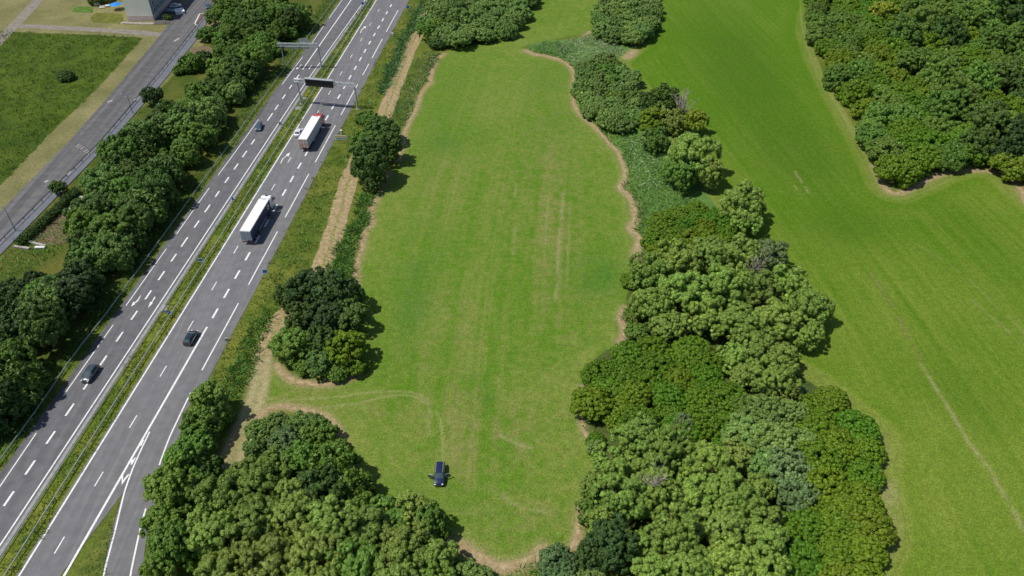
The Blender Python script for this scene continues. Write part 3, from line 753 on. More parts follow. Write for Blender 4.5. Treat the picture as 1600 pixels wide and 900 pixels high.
# far gantry over the left carriageway
q2 = at(502.5, 107)
g2 = empty('sign_gantry', (q2[0], q2[1], 0), 0, 'grey cantilever gantry with small sign backs above the left carriageway', 'gantry')
post((502.5,107), 7.9, g2)
l2 = atv(434, 71, 7.8); e2 = atv(498, 75, 7.8); o2 = Vector((q2[0], q2[1], 0))
bl = uw(to_uw(q2)[0]+1, -97.6)
A = Vector((0, 0, 7.7)); dv = (Vector((l2.x, l2.y, 0))-o2); dv = dv.normalized(); Ln = 13.4
B = A+dv*Ln
m = MB(); truss(m, A, B, .8, .8, 14, .09); m.build('truss_beam', MT['steel'], g2)
m = MB(); q = dv*12.2; m.tube((q.x, q.y, 0), (q.x, q.y, 7.8), .16); m.build('post', MT['steel'], g2)
a2 = math.atan2(dv.y, dv.x); n2_ = Vector((-dv.y, dv.x, 0)); n2_ = n2_ if n2_.y < 0 else -n2_
for t_, wd_, hh, zz in ((4.2, 2.6, .75, -.35), (7.1, 2.6, .75, -.35), (9.8, 2.2, .75, -.35)):
    m = MB(); m.box(A+dv*t_+n2_*.6+Vector((0, 0, zz)), (wd_, .12, hh), a2, .01); m.build('sign_back', MT['rail_green'], g2)
m = MB(); m.box(A+dv*4.6-n2_*.5+Vector((0, 0, 1.3)), (3.2, .12, 1.9), a2, .01); m.build('sign_back', MT['steel'], g2)

# ------------------------------------------------------------------ road signs
def sign(px, h, label, kind='square', wd=1.0, ht=1.0, mat=None, name='road_sign', posts=1, detail=None):
    p = at(*px, h); root = empty(name, (p[0], p[1], 0), AZ*0, label, 'sign')
    m = MB()
    for i in range(posts):
        dx = 0 if posts == 1 else (-.35+.7*i)*wd
        m.tube((dx, .05, 0), (dx, .05, h+ht*.3), .05)
    m.build('post', MT['steel'], root)
    m = MB()
    if kind == 'round': m.tube((0, -.06, h), (0, 0, h), wd/2, seg=24)
    else: m.box((0, -.03, h), (wd, .06, ht), 0, .01)
    pan = m.build('panel', mat or MT['blue_sign'], root)
    if detail == 'frame':
        m = MB()
        for s_ in (-1, 1):
            m.box((s_*(wd/2-.05), -.07, h), (.07, .02, ht-.04)); m.box((0, -.073, h+s_*(ht/2-.05)), (wd-.04, .02, .07))
        m.build('border', MT['w_plastic'], pan)
    if detail == 'arrow':
        m = MB(); m.box((0, -.075, h), (.09, .02, .5), 0, tilt=.7); m.box((-.16, -.077, h-.13), (.09, .02, .26)); m.box((-.09, -.079, h-.24), (.26, .02, .09)); m.build('arrow', MT['w_plastic'], pan)
    return root
sign((313,406), 2.0, 'small square blue sign in the median opposite the white roofed lorry', wd=1.0, ht=.9, detail='frame')
sign((262.5,488), 1.6, 'round blue sign with a white arrow on the median grass', 'round', .95, detail='arrow')
sign((414,424), 2.0, 'square blue sign on the right verge below the white roofed lorry', wd=1.1, ht=1.1, detail='frame')
sign((566.5,5), 2.0, 'blue sign in the median at the top edge', wd=1.1, ht=1.2, detail='frame')
sign((637.5,11), 2.2, 'blue sign on the right verge near the top edge', wd=1.2, ht=1.3, detail='frame')
sg = sign((532.5,215), 1.9, 'wide cream and white direction sign at the verge beside the red cabbed lorry', wd=3.4, ht=1.3, mat=MT['w_plastic'], posts=2)
m = MB(); m.box((-.1, -.065, 2.3), (2.9, .02, .35)); m.build('yellow_band', M_flat('yellow_sign', (.65, .5, .15), .5), sg)
m = MB(); m.box((.1, -.065, 1.7), (2.9, .02, .35)); m.build('green_band', M_flat('green_grey_sign', (.3, .38, .38), .5), sg)
def cabinet(px, d, label, mat='w_plastic', z=None):
    p = at(*px); m = MB(); m.box((0, 0, d[2]/2), d, AZ, .03); m.box((0, 0, d[2]+.03), (d[0]*1.12, d[1]*1.12, .06), AZ)
    o = m.build('roadside_cabinet', MT[mat]); o.location = (p[0], p[1], 0); tag(o, label, 'cabinet'); return o
cabinet((533.5,210), (.5, .5, 1.3), 'white roadside cabinet behind the wide direction sign')
cabinet((613.5,57), (.5, .5, 1.2), 'small white cabinet on the far right verge')
cabinet((364,313), (.35, .35, .9), 'dark blue marker box on the median edge by left carriageway', 'blue_sign')
cabinet((354,532), (.5, .3, .6), 'small pink and white marker at the right road edge', 'gutter')
cabinet((438,195), (.8, .5, .9), 'grey cabinet in the median near the small blue grey car', 'rail_green')
for k_, (q, s_, lab) in enumerate((((258,482), (1.2, 2.0), 'round pale concrete pad in the median beside the round blue sign'), ((474,154), (2.2, 1.6), 'pale concrete slab at the foot of the gantry left post'), ((466,169), (2.0, 2.2), 'pale concrete slab in the median nearest the red cab'))):
    p = at(*q); m = MB(); m.box((0, 0, .06), (s_[0], s_[1], .12), AZ, .05); o = m.build('concrete_pad', MT['concrete']); o.location = (p[0], p[1], 0); tag(o, lab, 'concrete pad')
def lamp_post(base, h, label, arm=(1, 0)):
    p = at(*base); r_ = empty('street_lamp', (p[0], p[1], 0), 0, label, 'street lamp')
    m = MB(); m.tube((0, 0, 0), (0, 0, h), .11, .06); m.tube((0, 0, h), (arm[0]*1.6, arm[1]*1.6, h+.3), .05); m.build('pole', M_flat('lamp_pole_paint', (.08, .16, .18), .5), r_)
    m = MB(); m.box((arm[0]*1.9, arm[1]*1.9, h+.32), (.8, .3, .14), math.atan2(arm[1], arm[0]), .04); m.build('lamp_head', MT['steel'], r_)
lamp_post((25,362), 7, 'slim blue green street lamp on the pavement at the left edge', (-1, .2))
lamp_post((208,178), 6, 'thin street lamp on the pavement near the round dark bush', (-1, .2))

# ------------------------------------------------------------------ building corner, top left
A = np.array(at(201, 33)); B = np.array(at(241, 32.5)); d = B-A; wdB = np.linalg.norm(d); ang = math.atan2(d[1], d[0])
bl = empty('apartment_block', (A[0], A[1], 0), ang, 'pale green grey apartment block with a blank gable by the old road', 'building')
DB, HB = 26, 15
def bx(name, c, dms, mat, parent=bl, bev=0): m = MB(); m.box(c, dms, 0, bev); return m.build(name, mat, parent)
bx('wall', (wdB/2, DB/2, HB/2+1), (wdB, DB, HB-2), M_noise('facade', (.78, .80, .68), (.86, .87, .76), .3, .85))
bx('plinth', (wdB/2, DB/2, 1.0), (wdB+.1, DB+.1, 1.98), M_noise('pink_plinth', (.6, .47, .44), (.7, .57, .54), .8, .85))
bx('roof', (wdB/2, DB/2, HB+.2), (wdB+.8, DB+.8, .5), MT['concrete'])
sw = bx('side_facade', (wdB+.06, DB/2, HB/2+1), (.1, DB-.2, HB-2.2), M_noise('shaded_render', (.24, .28, .31), (.3, .34, .37), .4))  # darker grey-blue than the gable: this side's shade is put into the colour
for fl in range(5):
    for k_ in range(6):
        f_ = bx('window', (wdB+.13, 2.5+k_*4.1, 3.3+fl*2.6), (.06, 1.5, 1.4), MT['w_plastic'])
        bx('pane', (wdB+.17, 2.5+k_*4.1, 3.3+fl*2.6), (.03, 1.26, 1.16), MT['glass'], f_)
for q, rx_, mat_, nm in (([(145,35),(141,27),(150,20),(190,22),(193,28),(192,37)], 0, (.12, .13, .02), 'lawn'), ([(112,19),(118,10),(146,11),(145,20)], 0, (.08, .16, .02), 'lawn'), ([(241,38),(246,0),(262,-12),(290,-12),(276,18),(268,33),(268,38)], 0, (.13, .12, .115), 'yard')):
    m = MB(); m.poly(G(q), .045 if nm == 'lawn' else .05); struct(m.build(nm, M_noise(nm+'_surface', sc(mat_, .75), sc(mat_, 1.25), .5, .95)))
m = MB(); m.strip(G([(190,35),(215,36.5),(241,37)]), 1.0, z=.05); struct(m.build('paving', M_noise('pale_paving', (.4, .38, .33), (.55, .5, .45), 1)))
# garden things
p = at(180, 6, 2.2); ps = empty('parasol', (p[0], p[1], 0), 0, 'round bright blue parasol in the garden left of the apartment block', 'parasol')
m = MB(); m.tube((0, 0, 0), (0, 0, 2.5), .04); m.build('pole', MT['steel'], ps)
m = MB(); m.tube((0, 0, 2.0), (0, 0, 2.7), 2.3, .1, 10); m.build('canopy', M_flat('blue_canvas', (.01, .22, .72), .6), ps)
def garden(px, lab, nm, d, mat, cat, leg=True, h=.72):
    p = at(*px); r_ = empty(nm, (p[0], p[1], 0), rng.random(), lab, cat)
    m = MB(); m.box((0, 0, h), (d[0], d[1], .06), 0, .02); m.build('top', mat, r_)
    for sx in (-1, 1):
        for sy in (-1, 1): m = MB(); m.box((sx*d[0]*.42, sy*d[1]*.42, h/2-.02), (.07, .07, h-.02)); m.build('leg', mat, r_)
    return r_
garden((168,11), 'white garden table under the edge of the blue parasol', 'garden_table', (1.6, 1.0), MT['w_plastic'], 'table')
for q, lab in (((153,9), 'leftmost white garden bench beside the lawn'), ((160,13), 'white garden bench nearest the lawn, right of another bench')):
    r_ = garden(q, lab, 'garden_bench', (1.8, .6), MT['w_plastic'], 'bench', h=.45)
    m = MB(); m.box((0, .3, .75), (1.8, .06, .5), 0, .02); m.build('backrest', MT['w_plastic'], r_)
car('parked_car', 'white car parked right of the apartment block', (268,9.5), (281,8), 'hatch', P_white, zc=.7)
car('parked_car', 'dark blue car parked between the block and the white car', (256,17.5), (272,17), 'hatch', P_blue, zc=.7)
p = at(281, 20); m = MB(); m.box((0, 0, .5), (3.2, 4.0, 1.0), .5, .05); m.box((0, 0, 1.05), (3.4, 4.2, .1), .5); o = m.build('garage', MT['w_plastic']); o.location = (p[0], p[1], 0); tag(o, 'low white flat roofed shed between the yard and the old road', 'shed')
m = MB(); P_ = G([(192,37.5),(215,38.5),(241,38.5),(268,38)])
for a, b in zip(P_[:-1], P_[1:]):
    n_ = 12
    for i in range(n_):
        q = [a[0]+(b[0]-a[0])*i/n_, a[1]+(b[1]-a[1])*i/n_]
        m.tube((q[0], q[1], 0), (q[0], q[1], 1.1), .05)
    m.tube((*a, .9), (*b, .9), .05); m.tube((*a, .3), (*b, .3), .05)
tag(m.build('garden_fence', MT['bark']), 'low garden fence in front of the apartment block', 'fence')

# clipped hedge behind the garden plot
P_ = smooth(G([(34,383),(58,362),(84,338),(104,318),(120,303)]), 8); Pm = P_[len(P_)//2]
me_h = []; rsh = np.random.RandomState(77)
cn = np.repeat(np.array(P_), 420, 0); nh = len(cn)
qv = np.concatenate([cn+rsh.normal(size=(nh, 2))*.55, (rsh.rand(nh, 1)**.6)*1.7], 1)
t1h = rsh.normal(size=(nh, 3)); t1h /= np.linalg.norm(t1h, axis=1, keepdims=True); t2h = rsh.normal(size=(nh, 3)); t2h /= np.linalg.norm(t2h, axis=1, keepdims=True)
Vh = np.stack([qv-t1h*.16, qv-t2h*.12, qv+t1h*.16, qv+t2h*.12], 1).reshape(-1, 3)
Vh[:, 0] -= Pm[0]; Vh[:, 1] -= Pm[1]
hedge = link('hedge', np_mesh('hedge', Vh, np.arange(nh*4).reshape(-1, 4)), M_leaf('hedge_leaves', (.06, .12, .025)))
hedge.location = (Pm[0], Pm[1], 0); tag(hedge, 'low dark hedge between the pavement and the brown garden plot', 'hedge')
# allotment by the pavement
for q in ([(46,377),(72,352),(98,352),(103,378),(75,383)], [(80,348),(108,322),(125,318),(118,330),(100,348)], [(120,312),(130,304),(146,312),(130,316)], [(300,76),(325,72),(335,82),(305,84)]):
    m = MB(); m.poly(smooth(G(q), 3, True), .04); struct(m.build('garden_plot', MT['soil']))
for a, b, lab in (((22,386),(47,390),'pale concrete edging left of the white board at the garden plot'), ((42,378),(72,386),'long pale edging slab along the garden plot'), ((55,388),(71,388),'white board lying at the front of the garden plot'), ((104,332),(118,322),'broken pale slab between the two garden plots'), ((125,309),(145,314),'thin pale plank at the far garden plot')):
    m = MB(); A_, B_ = at(*a), at(*b); L = math.dist(A_, B_)
    m.box((0, 0, .2), (L, .55, .4), 0, .03); m.box((0, 0, .43), (L*.96, .65, .06)); o = m.build('edging_slab', MT['w_plastic' if lab.startswith('white board') else 'concrete']); o.location = ((A_[0]+B_[0])/2, (A_[1]+B_[1])/2, 0)
    o.rotation_euler.z = math.atan2(B_[1]-A_[1], B_[0]-A_[0]); tag(o, lab, 'slab')

# ------------------------------------------------------------------ foliage prototypes
def unit(v): return v/(np.linalg.norm(v, axis=-1, keepdims=True)+1e-9)
def ico():
    t = (1+5**.5)/2
    v = np.array([(-1,t,0),(1,t,0),(-1,-t,0),(1,-t,0),(0,-1,t),(0,1,t),(0,-1,-t),(0,1,-t),(t,0,-1),(t,0,1),(-t,0,-1),(-t,0,1)], float)
    f = np.array([(0,11,5),(0,5,1),(0,1,7),(0,7,10),(0,10,11),(1,5,9),(5,11,4),(11,10,2),(10,7,6),(7,1,8),(3,9,4),(3,4,2),(3,2,6),(3,6,8),(3,8,9),(4,9,5),(2,4,11),(6,2,10),(8,6,7),(9,8,1)])
    return unit(v), f
def crown_mesh(name, seed, Rr, rz, nl, lr, nsub, sr, leaf, nleaf, zmin=-.35, spread=.5, core=.72, squash=1.0, aspect=1.0, vary=1.0):
    rs = np.random.RandomState(seed)
    # lobes spread over the crown
    pts = []; tries = 0; dmin = 1.9*math.sqrt(1.3/nl)*1.0
    while len(pts) < nl and tries < 4000:
        tries += 1; v = unit(rs.normal(size=3))
        if v[2] < zmin: continue
        if all(np.linalg.norm(v-q) > dmin*(1-tries/5000) for q in pts): pts.append(v)
    pts = np.array(pts)
    lrad = Rr*lr*(1+vary*(-.4+.75*rs.rand(len(pts))))
    ext = (1-lr)*(1+vary*(-.26+.5*rs.rand(len(pts))))
    cen = pts*np.array([Rr, Rr, Rr*rz])*ext[:, None]
    LV = []; out = []
    iv, if_ = ico(); CV = []; CFc = []
    def addcore(c, r):
        b = len(CV)*12; CV.append(c+iv*r*(1+.15*rs.normal(size=(12, 1)))); CFc.append(if_+b)
    for c, r, dirn in zip(cen, lrad, pts):
        addcore(c, r*core*np.array([1, 1, .9]))
        for k_ in range(nsub):
            v = unit(rs.normal(size=3)+dirn*.9+np.array([0, 0, .35]))
            sc_ = c+v*r*(.8+.25*rs.rand()); s_ = sr*(.7+.6*rs.rand())
            n_ = int(nleaf*(.8+.4*rs.rand()))
            a = unit(rs.normal(size=(n_, 3))+v*.55+np.array([0, 0, .25]))
            p = sc_+a*s_*(.75+.35*rs.rand(n_, 1))*np.array([1, 1, squash])
            addcore(sc_, s_*.66*np.array([1, 1, squash]))
            LV.append(p); out.append(unit(a+rs.normal(size=(n_, 3))*spread))
    addcore(np.array([0, 0, 0]), Rr*.4*np.array([1, 1, rz]))
    p = np.concatenate(LV); nrm = np.concatenate(out); n_ = len(p)
    t1 = unit(np.cross(nrm, rs.normal(size=(n_, 3)))); t2 = np.cross(nrm, t1)
    sz = leaf*(.6+.8*rs.rand(n_, 1))
    q = np.stack([p-t1*sz*aspect, p-t2*sz*.6, p+t1*sz*aspect, p+t2*sz*.6], 1).reshape(-1, 3)
    f = np.arange(n_*4).reshape(-1, 4)
    cv = np.concatenate(CV); cf = np.concatenate(CFc)+len(q)
    # cores as degenerate-free quads: split each triangle into a quad with its edge midpoint
    Vv = np.concatenate([q, cv]); mids = (Vv[cf[:, 0]]+Vv[cf[:, 1]])/2
    mi = np.arange(len(cf))+len(Vv); Vv = np.concatenate([Vv, mids])
    cq = np.stack([cf[:, 0], mi, cf[:, 1], cf[:, 2]], 1)
    me = np_mesh(name, Vv, np.concatenate([f, cq]))
    return me
def trunk_mesh(name, seed, base, top, Rr, nb=7, r0=.28, stems=1):
    """top: height of crown centre above ground; limbs reach into the crown"""
    rs = random.Random(seed); m = MB()
    for s_ in range(stems):
        ox, oy = (rs.uniform(-.3, .3)*stems*.6, rs.uniform(-.3, .3)*stems*.6) if stems > 1 else (0, 0)
        p = Vector((ox, oy, 0)); lean = Vector((rs.uniform(-.12, .12), rs.uniform(-.12, .12), 1))
        r = r0/(stems**.5)
        for i in range(5):
            q = p+lean*top/5+Vector((rs.uniform(-.1, .1), rs.uniform(-.1, .1), 0)); m.tube(p, q, r, r*.83, 7); p = q; r *= .83
            if i >= 2:
                for _ in range(nb//3+1):
                    a = rs.uniform(0, 6.28); L = Rr*rs.uniform(.55, .85); e = q+Vector((math.cos(a)*L, math.sin(a)*L, L*rs.uniform(.3, .8))); mdp = q.lerp(e, .5)+Vector((0, 0, -.15*L))
                    m.tube(q, mdp, r*.55, r*.38, 5); m.tube(mdp, e, r*.38, r*.12, 5)
    o = m.build(name, None); me = o.data; bpy.data.objects.remove(o); return me

LEAF = dict(
    light=M_leaf('willow_leaves', (.235, .358, .058)),
    ash=M_leaf('ash_leaves', (.222, .318, .055)),
    mid=M_leaf('broadleaf_leaves', (.145, .258, .036)),
    dark=M_leaf('dark_leaves', (.088, .165, .028), trans=.12),
    deep=M_leaf('deep_green_leaves', (.052, .105, .022), trans=.1),
    fresh=M_leaf('fresh_shrub_leaves', (.180, .300, .065)),
    scrub=M_leaf('scrub_leaves', (.112, .232, .012), dc=(.25, .08)),
    olive=M_leaf('olive_scrub_leaves', (.150, .245, .012), dc=(.25, .08)),
    grey=M_leaf('grey_green_leaves', (.185, .275, .095)),
    blue=M_leaf('blue_green_leaves', (.125, .215, .07)),
    yellow=M_leaf('yellow_green_leaves', (.23, .30, .025)),
)
PR = {}
def protos(kind, n, **kw):
    L = []
    for i in range(n):
        me = crown_mesh(kind+'_crown', 100+i*7+len(PR)*31, **kw); L.append(me)
    PR[kind] = L
protos('lumpy', 4, Rr=5.0, rz=.85, nl=19, lr=.32, nsub=15, sr=.55, leaf=.14, nleaf=90, spread=.28, core=.4)
protos('tree', 4, Rr=4.5, rz=.95, nl=22, lr=.30, nsub=15, sr=.46, leaf=.155, nleaf=56, spread=.38, core=.45)
protos('shrub', 4, Rr=3.2, rz=.62, nl=22, lr=.30, nsub=13, sr=.34, leaf=.13, nleaf=48, zmin=-.1, spread=.35, core=.6, vary=.6)
protos('mat', 3, Rr=4.0, rz=.5, nl=26, lr=.27, nsub=13, sr=.42, leaf=.14, nleaf=52, zmin=0, spread=.3, squash=.6, core=.7, vary=.3)
protos('feather', 2, Rr=3.6, rz=.85, nl=24, lr=.26, nsub=9, sr=.5, leaf=.34, nleaf=30, spread=.7, aspect=1.5)
BASE = dict(lumpy=5.0, tree=4.5, shrub=3.2, mat=4.0, feather=3.6)
HC = dict(lumpy=.98, tree=.88, shrub=.5, mat=.32, feather=.8)      # crown centre height / radius
TR = {}
for k_ in PR:
    TR[k_] = [trunk_mesh(k_+'_trunk', 7+i, 0, BASE[k_]*HC[k_], BASE[k_], nb=9 if k_ in ('lumpy', 'tree') else 5, r0=.3 if k_ in ('lumpy', 'tree') else .12, stems=1 if k_ in ('tree',) else (2 if k_ == 'lumpy' else 4)) for i in range(2)]
for kk_, L in TR.items():
    for me in L: me.materials.clear(); me.materials.append(MT['pale_bark' if kk_ == 'lumpy' else 'bark'])
TREES = []; trng = random.Random(12)
def plant(px, py, rpx, colr, shape, zone, phrase, hk=1.0, world=None, rm=None):
    """crown centre seen at px,py with radius rpx in the photo"""
    z = 4.0; hk *= trng.uniform(.82, 1.18)
    for _ in range(4):
        if world is None:
            c = at(px, py, z); dn = CF*math.sin(CP)+(py-450)*math.cos(CP); rr = rpx*(CH-z)/dn
        else: c = world; rr = rm
        z = rr*HC[shape]*hk
        if world is not None: break
    if world is not None:
        qx, qy = pxof(c, z)
        if qx < -70 or qx > 1650 or qy > 960 or qy < -22: return
    k_ = rr/BASE[shape]
    cm = trng.choice(PR[shape]); tm = trng.choice(TR[shape])
    nm = 'tree' if shape in ('lumpy', 'tree', 'feather') else 'shrub'
    root = bpy.data.objects.new(nm, None); C.objects.link(root); root.empty_display_size = .5
    root.location = (c[0], c[1], 0); root.rotation_euler.z = trng.uniform(0, 6.28)
    co = bpy.data.objects.new('crown' if nm == 'tree' else 'foliage', cm); C.objects.link(co); co.parent = root
    if not cm.materials: cm.materials.append(LEAF[colr])
    co.material_slots[0].link = 'OBJECT'; co.material_slots[0].material = LEAF[colr]
    kz = k_*trng.uniform(.85, 1.2); co.rotation_euler = (trng.uniform(-.2, .2), trng.uniform(-.2, .2), 0)
    co.location = (0, 0, z); co.scale = (k_*trng.uniform(.93, 1.07), k_*trng.uniform(.93, 1.07), kz)
    to = bpy.data.objects.new('trunk' if nm == 'tree' else 'stems', tm); C.objects.link(to); to.parent = root
    zs = z/(BASE[shape]*HC[shape]); to.scale = (k_, k_, zs)
    root['category'] = nm
    TREES.append((root, zone, phrase, px, py, nm))
    return root
WORDS = dict(light='pale green', ash='light green', mid='mid green', dark='dark green', deep='deep green', fresh='fresh green', scrub='green', olive='olive green', grey='grey green', blue='bluish green', yellow='yellow green')
def pxof(p, z):
    zc = p[1]*math.cos(CP)-(z-CH)*math.sin(CP); up = p[1]*math.sin(CP)+(z-CH)*math.cos(CP)
    return 800+CF*p[0]/zc, 450-CF*up/zc
def fill(poly_px, spacing, rmin, rmax, mix, zone, phrase_fn, seed, zc=4.0, shapes=None, jitter_r=True, hk=1.0, avoid=(), cut=None):
    """woodland: individual plants dart-thrown over an area"""
    P = [at(a, b, zc) for a, b in poly_px]; rs = random.Random(seed)
    xs = [p[0] for p in P]; ys = [p[1] for p in P]; got = []
    Pa = [np.array(P)]
    for _ in range(6000):
        q = (rs.uniform(min(xs), max(xs)), rs.uniform(min(ys), max(ys)))
        if not inpoly(np.array([q[0]]), np.array([q[1]]), P)[0]: continue
        if any(math.dist(q, g_) < spacing for g_ in got): continue
        ok = True
        for (ax, ay, ar) in avoid:
            c = at(ax, ay, zc)
            if math.dist(q, c) < ar: ok = False
        if ok: got.append(q)
    for q in got:
        px, py = pxof(q, zc)
        nz = float(fnoise(np.array([q[0]]), np.array([q[1]]), 14, seed+3)[0])
        i = min(len(mix)-1, int(max(0, min(.999, (nz-.25)*2*.65+rs.random()*.35))*len(mix)))
        colr, shape = mix[i]
        if cut and py < cut[0]: colr, shape = cut[1][i % len(cut[1])]
        elif cut and py > 430 and rs.random() < .6: colr = 'deep'
        plant(px, py, 0, colr, shape, zone, phrase_fn(px, py, q, colr), hk, world=q, rm=rs.uniform(rmin, rmax)*(1 if shape != 'shrub' else .85))

# --- woodland strip between the old road and the motorway
def ph_left(px, py, q, colr):
    lv = [(70, 'near the top edge'), (150, 'level with the message board'), (230, 'level with the red lorry'), (330, 'level with the garden plots'), (430, 'level with the blue lorry'), (530, 'level with the left arrows'), (640, 'level with the slate car'), (2000, 'at the lower left corner')]
    l = [t for a, t in lv if py < a][0]; w_ = to_uw(q)[1]
    s_ = 'by the guardrail' if w_ > -103 else ('in the strip' if w_ > -116 else 'by the pavement')
    return '%s %%s %s %s' % (WORDS[colr], s_, l)
fill([(352,2),(478,-5),(468,25),(434,55),(397,100),(362,145),(334,182),(305,222),(271,262),(247,298),(211,345),(179,392),(142,436),(102,478),(60,528),(22,572),(-18,622),(-60,690),(-110,740),(-150,560),(-80,470),(-20,460),(30,478),(85,440),(130,410),(132,350),(150,300),(185,235),(215,200),(255,165),(300,150),(345,125),(345,60)],
     4.4, 2.8, 5.2, [('deep','tree'),('dark','tree'),('mid','tree'),('dark','tree'),('dark','feather'),('fresh','tree'),('dark','lumpy'),('mid','lumpy')], 'left', ph_left, 3, 5.0, cut=(100, [('mid','tree'),('mid','shrub'),('dark','tree'),('mid','lumpy')]))
for a in ((338,25,16,'mid','lumpy'),(365,12,20,'mid','lumpy'),(325,55,16,'mid','shrub'),(352,62,18,'mid','tree'),(400,15,22,'mid','lumpy'),(440,25,20,'mid','tree'),(298,100,19,'mid','shrub'),(318,92,14,'dark','shrub'),(278,112,10,'mid','shrub'),(352,85,14,'mid','shrub'),(237,152,17,'deep','tree'),(91,294,13,'dark','tree'),(146,347,24,'mid','tree'),(155,368,22,'mid','tree'),(103,120,14,'dark','mat'),(170,300,26,'fresh','tree'),(150,320,20,'fresh','tree'),(128,410,22,'dark','feather'),(30,600,34,'dark','feather'),(200,375,24,'dark','feather'),(60,450,24,'deep','tree'),(25,462,26,'deep','tree'),(150,1,11,'dark','shrub'),(166,-2,10,'mid','shrub'),(262,27,7,'mid','shrub'),(180,245,24,'mid','tree'),(20,520,36,'deep','tree'),(80,470,32,'deep','tree'),(-5,640,40,'deep','tree')):
    plant(a[0], a[1], a[2], a[3], a[4], 'left', ph_left(a[0], a[1], at(a[0], a[1], 4), a[3]))
# --- trees beside the farm track
def lab(phr): return phr
def row(lst, zone, place):
    for (a, b, r, c, s_) in lst: plant(a, b, r, c, s_, zone, WORDS[c]+' %s '+place)
row([(578,258,34,'dark','tree'),(607,232,24,'dark','tree'),(598,205,24,'dark','tree'),(566,186,14,'mid','shrub'),(570,225,20,'mid','tree'),(585,285,18,'dark','tree'),(582,190,16,'mid','tree')], 'track', 'beside the farm track right of the red lorry')
row([(487,450,33,'deep','tree'),(530,462,34,'deep','tree'),(455,462,24,'dark','tree'),(512,500,34,'deep','tree'),(472,500,28,'dark','tree'),(545,500,28,'dark','tree'),(458,542,30,'mid','tree'),(500,535,26,'dark','tree'),(540,545,32,'olive','tree'),(555,575,20,'olive','shrub'),(500,572,22,'fresh','tree'),(525,580,20,'mid','shrub'),(475,575,16,'mid','shrub'),(515,450,24,'dark','tree')], 'island', 'in the thicket left of the meadow')
# --- foreground clump
row([(330,632,32,'ash','tree'),(318,662,30,'mid','tree'),(345,655,20,'mid','shrub'),(310,690,26,'mid','tree')], 'slip', 'beside the slip road start')
row([(290,728,38,'mid','tree'),(268,765,40,'mid','tree'),(300,770,32,'mid','tree'),(255,815,32,'mid','tree'),(275,860,40,'mid','tree'),(250,890,28,'mid','tree'),(320,740,28,'dark','tree')], 'slip2', 'at the slip road right edge')
row([(408,675,22,'fresh','shrub'),(435,665,24,'fresh','shrub'),(468,668,26,'fresh','shrub'),(500,680,26,'mid','shrub'),(490,662,18,'fresh','shrub'),(400,700,20,'fresh','shrub'),(445,690,26,'blue','shrub'),(525,700,18,'mid','shrub')], 'entr', 'below the meadow entrance')
row([(470,725,34,'mid','tree'),(522,734,36,'mid','feather'),(430,735,32,'ash','tree'),(545,765,34,'mid','feather'),(500,770,42,'dark','tree'),(570,795,24,'mid','tree')], 'fgd', 'in the foreground clump nearest the parked car')
row([(400,762,46,'ash','lumpy'),(355,780,48,'ash','lumpy'),(330,830,44,'ash','lumpy'),(395,820,48,'ash','lumpy'),(455,800,46,'ash','lumpy'),(515,822,46,'ash','lumpy'),(570,830,44,'ash','lumpy'),(610,810,36,'mid','lumpy'),(640,800,34,'ash','tree'),(672,820,30,'mid','tree'),(630,855,42,'ash','lumpy'),(680,868,34,'ash','lumpy'),(560,885,48,'mid','lumpy'),(490,875,48,'ash','lumpy'),(420,880,48,'ash','lumpy'),(350,895,42,'ash','lumpy'),(620,905,46,'ash','lumpy'),(680,915,34,'mid','lumpy'),(480,925,48,'ash','lumpy'),(310,875,20,'olive','shrub')], 'fgl', 'in the foreground clump')
# --- bushes at the far side of the meadow
def ph(place): return lambda px, py, q, colr: WORDS[colr]+' %s '+place
fill([(672,20),(690,-10),(838,-15),(825,10),(812,32),(795,52),(760,62),(715,66),(685,60),(668,45)], 5.3, 4.3, 5.5, [('mid','shrub'),('fresh','shrub'),('fresh','shrub'),('fresh','shrub')], 'topbush', ph('beyond the far left meadow corner'), 8, 2.2)
row([(668,50,15,'mid','tree'),(682,68,14,'dark','shrub'),(660,42,10,'mid','shrub')], 'topbush', 'at the left end of the far bushes')
fill([(942,-8),(1018,-10),(1020,30),(1008,55),(990,64),(965,62),(940,48),(932,30)], 5.2, 4.2, 5.4, [('mid','shrub'),('fresh','shrub'),('fresh','shrub')], 'topbush2', ph('above the reed patch'), 9, 2.2)
fill([(908,105),(945,97),(975,103),(988,128),(1000,158),(992,190),(965,200),(935,185),(910,160)], 4.4, 3.6, 4.7, [('mid','shrub'),('fresh','shrub'),('fresh','shrub')], 'hedgetop', ph('at the hedgerow top'), 10, 2.2)
row([(1040,162,26,'dark','feather'),(1018,190,24,'olive','tree'),(1052,192,24,'ash','tree'),(1085,190,20,'yellow','lumpy'),(1025,222,20,'mid','tree'),(1015,168,20,'dark','tree')], 'hedge2', 'by the bare branched tree in the hedgerow')
row([(1080,243,44,'light','lumpy'),(1105,272,26,'ash','tree'),(1062,275,26,'mid','tree')], 'hedge3', 'standing alone in reeds, uppermost willow group')
row([(1158,322,36,'light','lumpy'),(1165,348,24,'light','lumpy')], 'hedge4', 'at the hedgerow edge right of the reeds')
fill([(1030,345),(1090,325),(1150,368),(1125,385),(1060,398),(1015,392),(1010,372)], 3.7, 2.9, 3.9, [('scrub','mat'),('olive','mat'),('scrub','mat')], 'scrub1', ph('between reeds and big willows'), 11, 1.8)
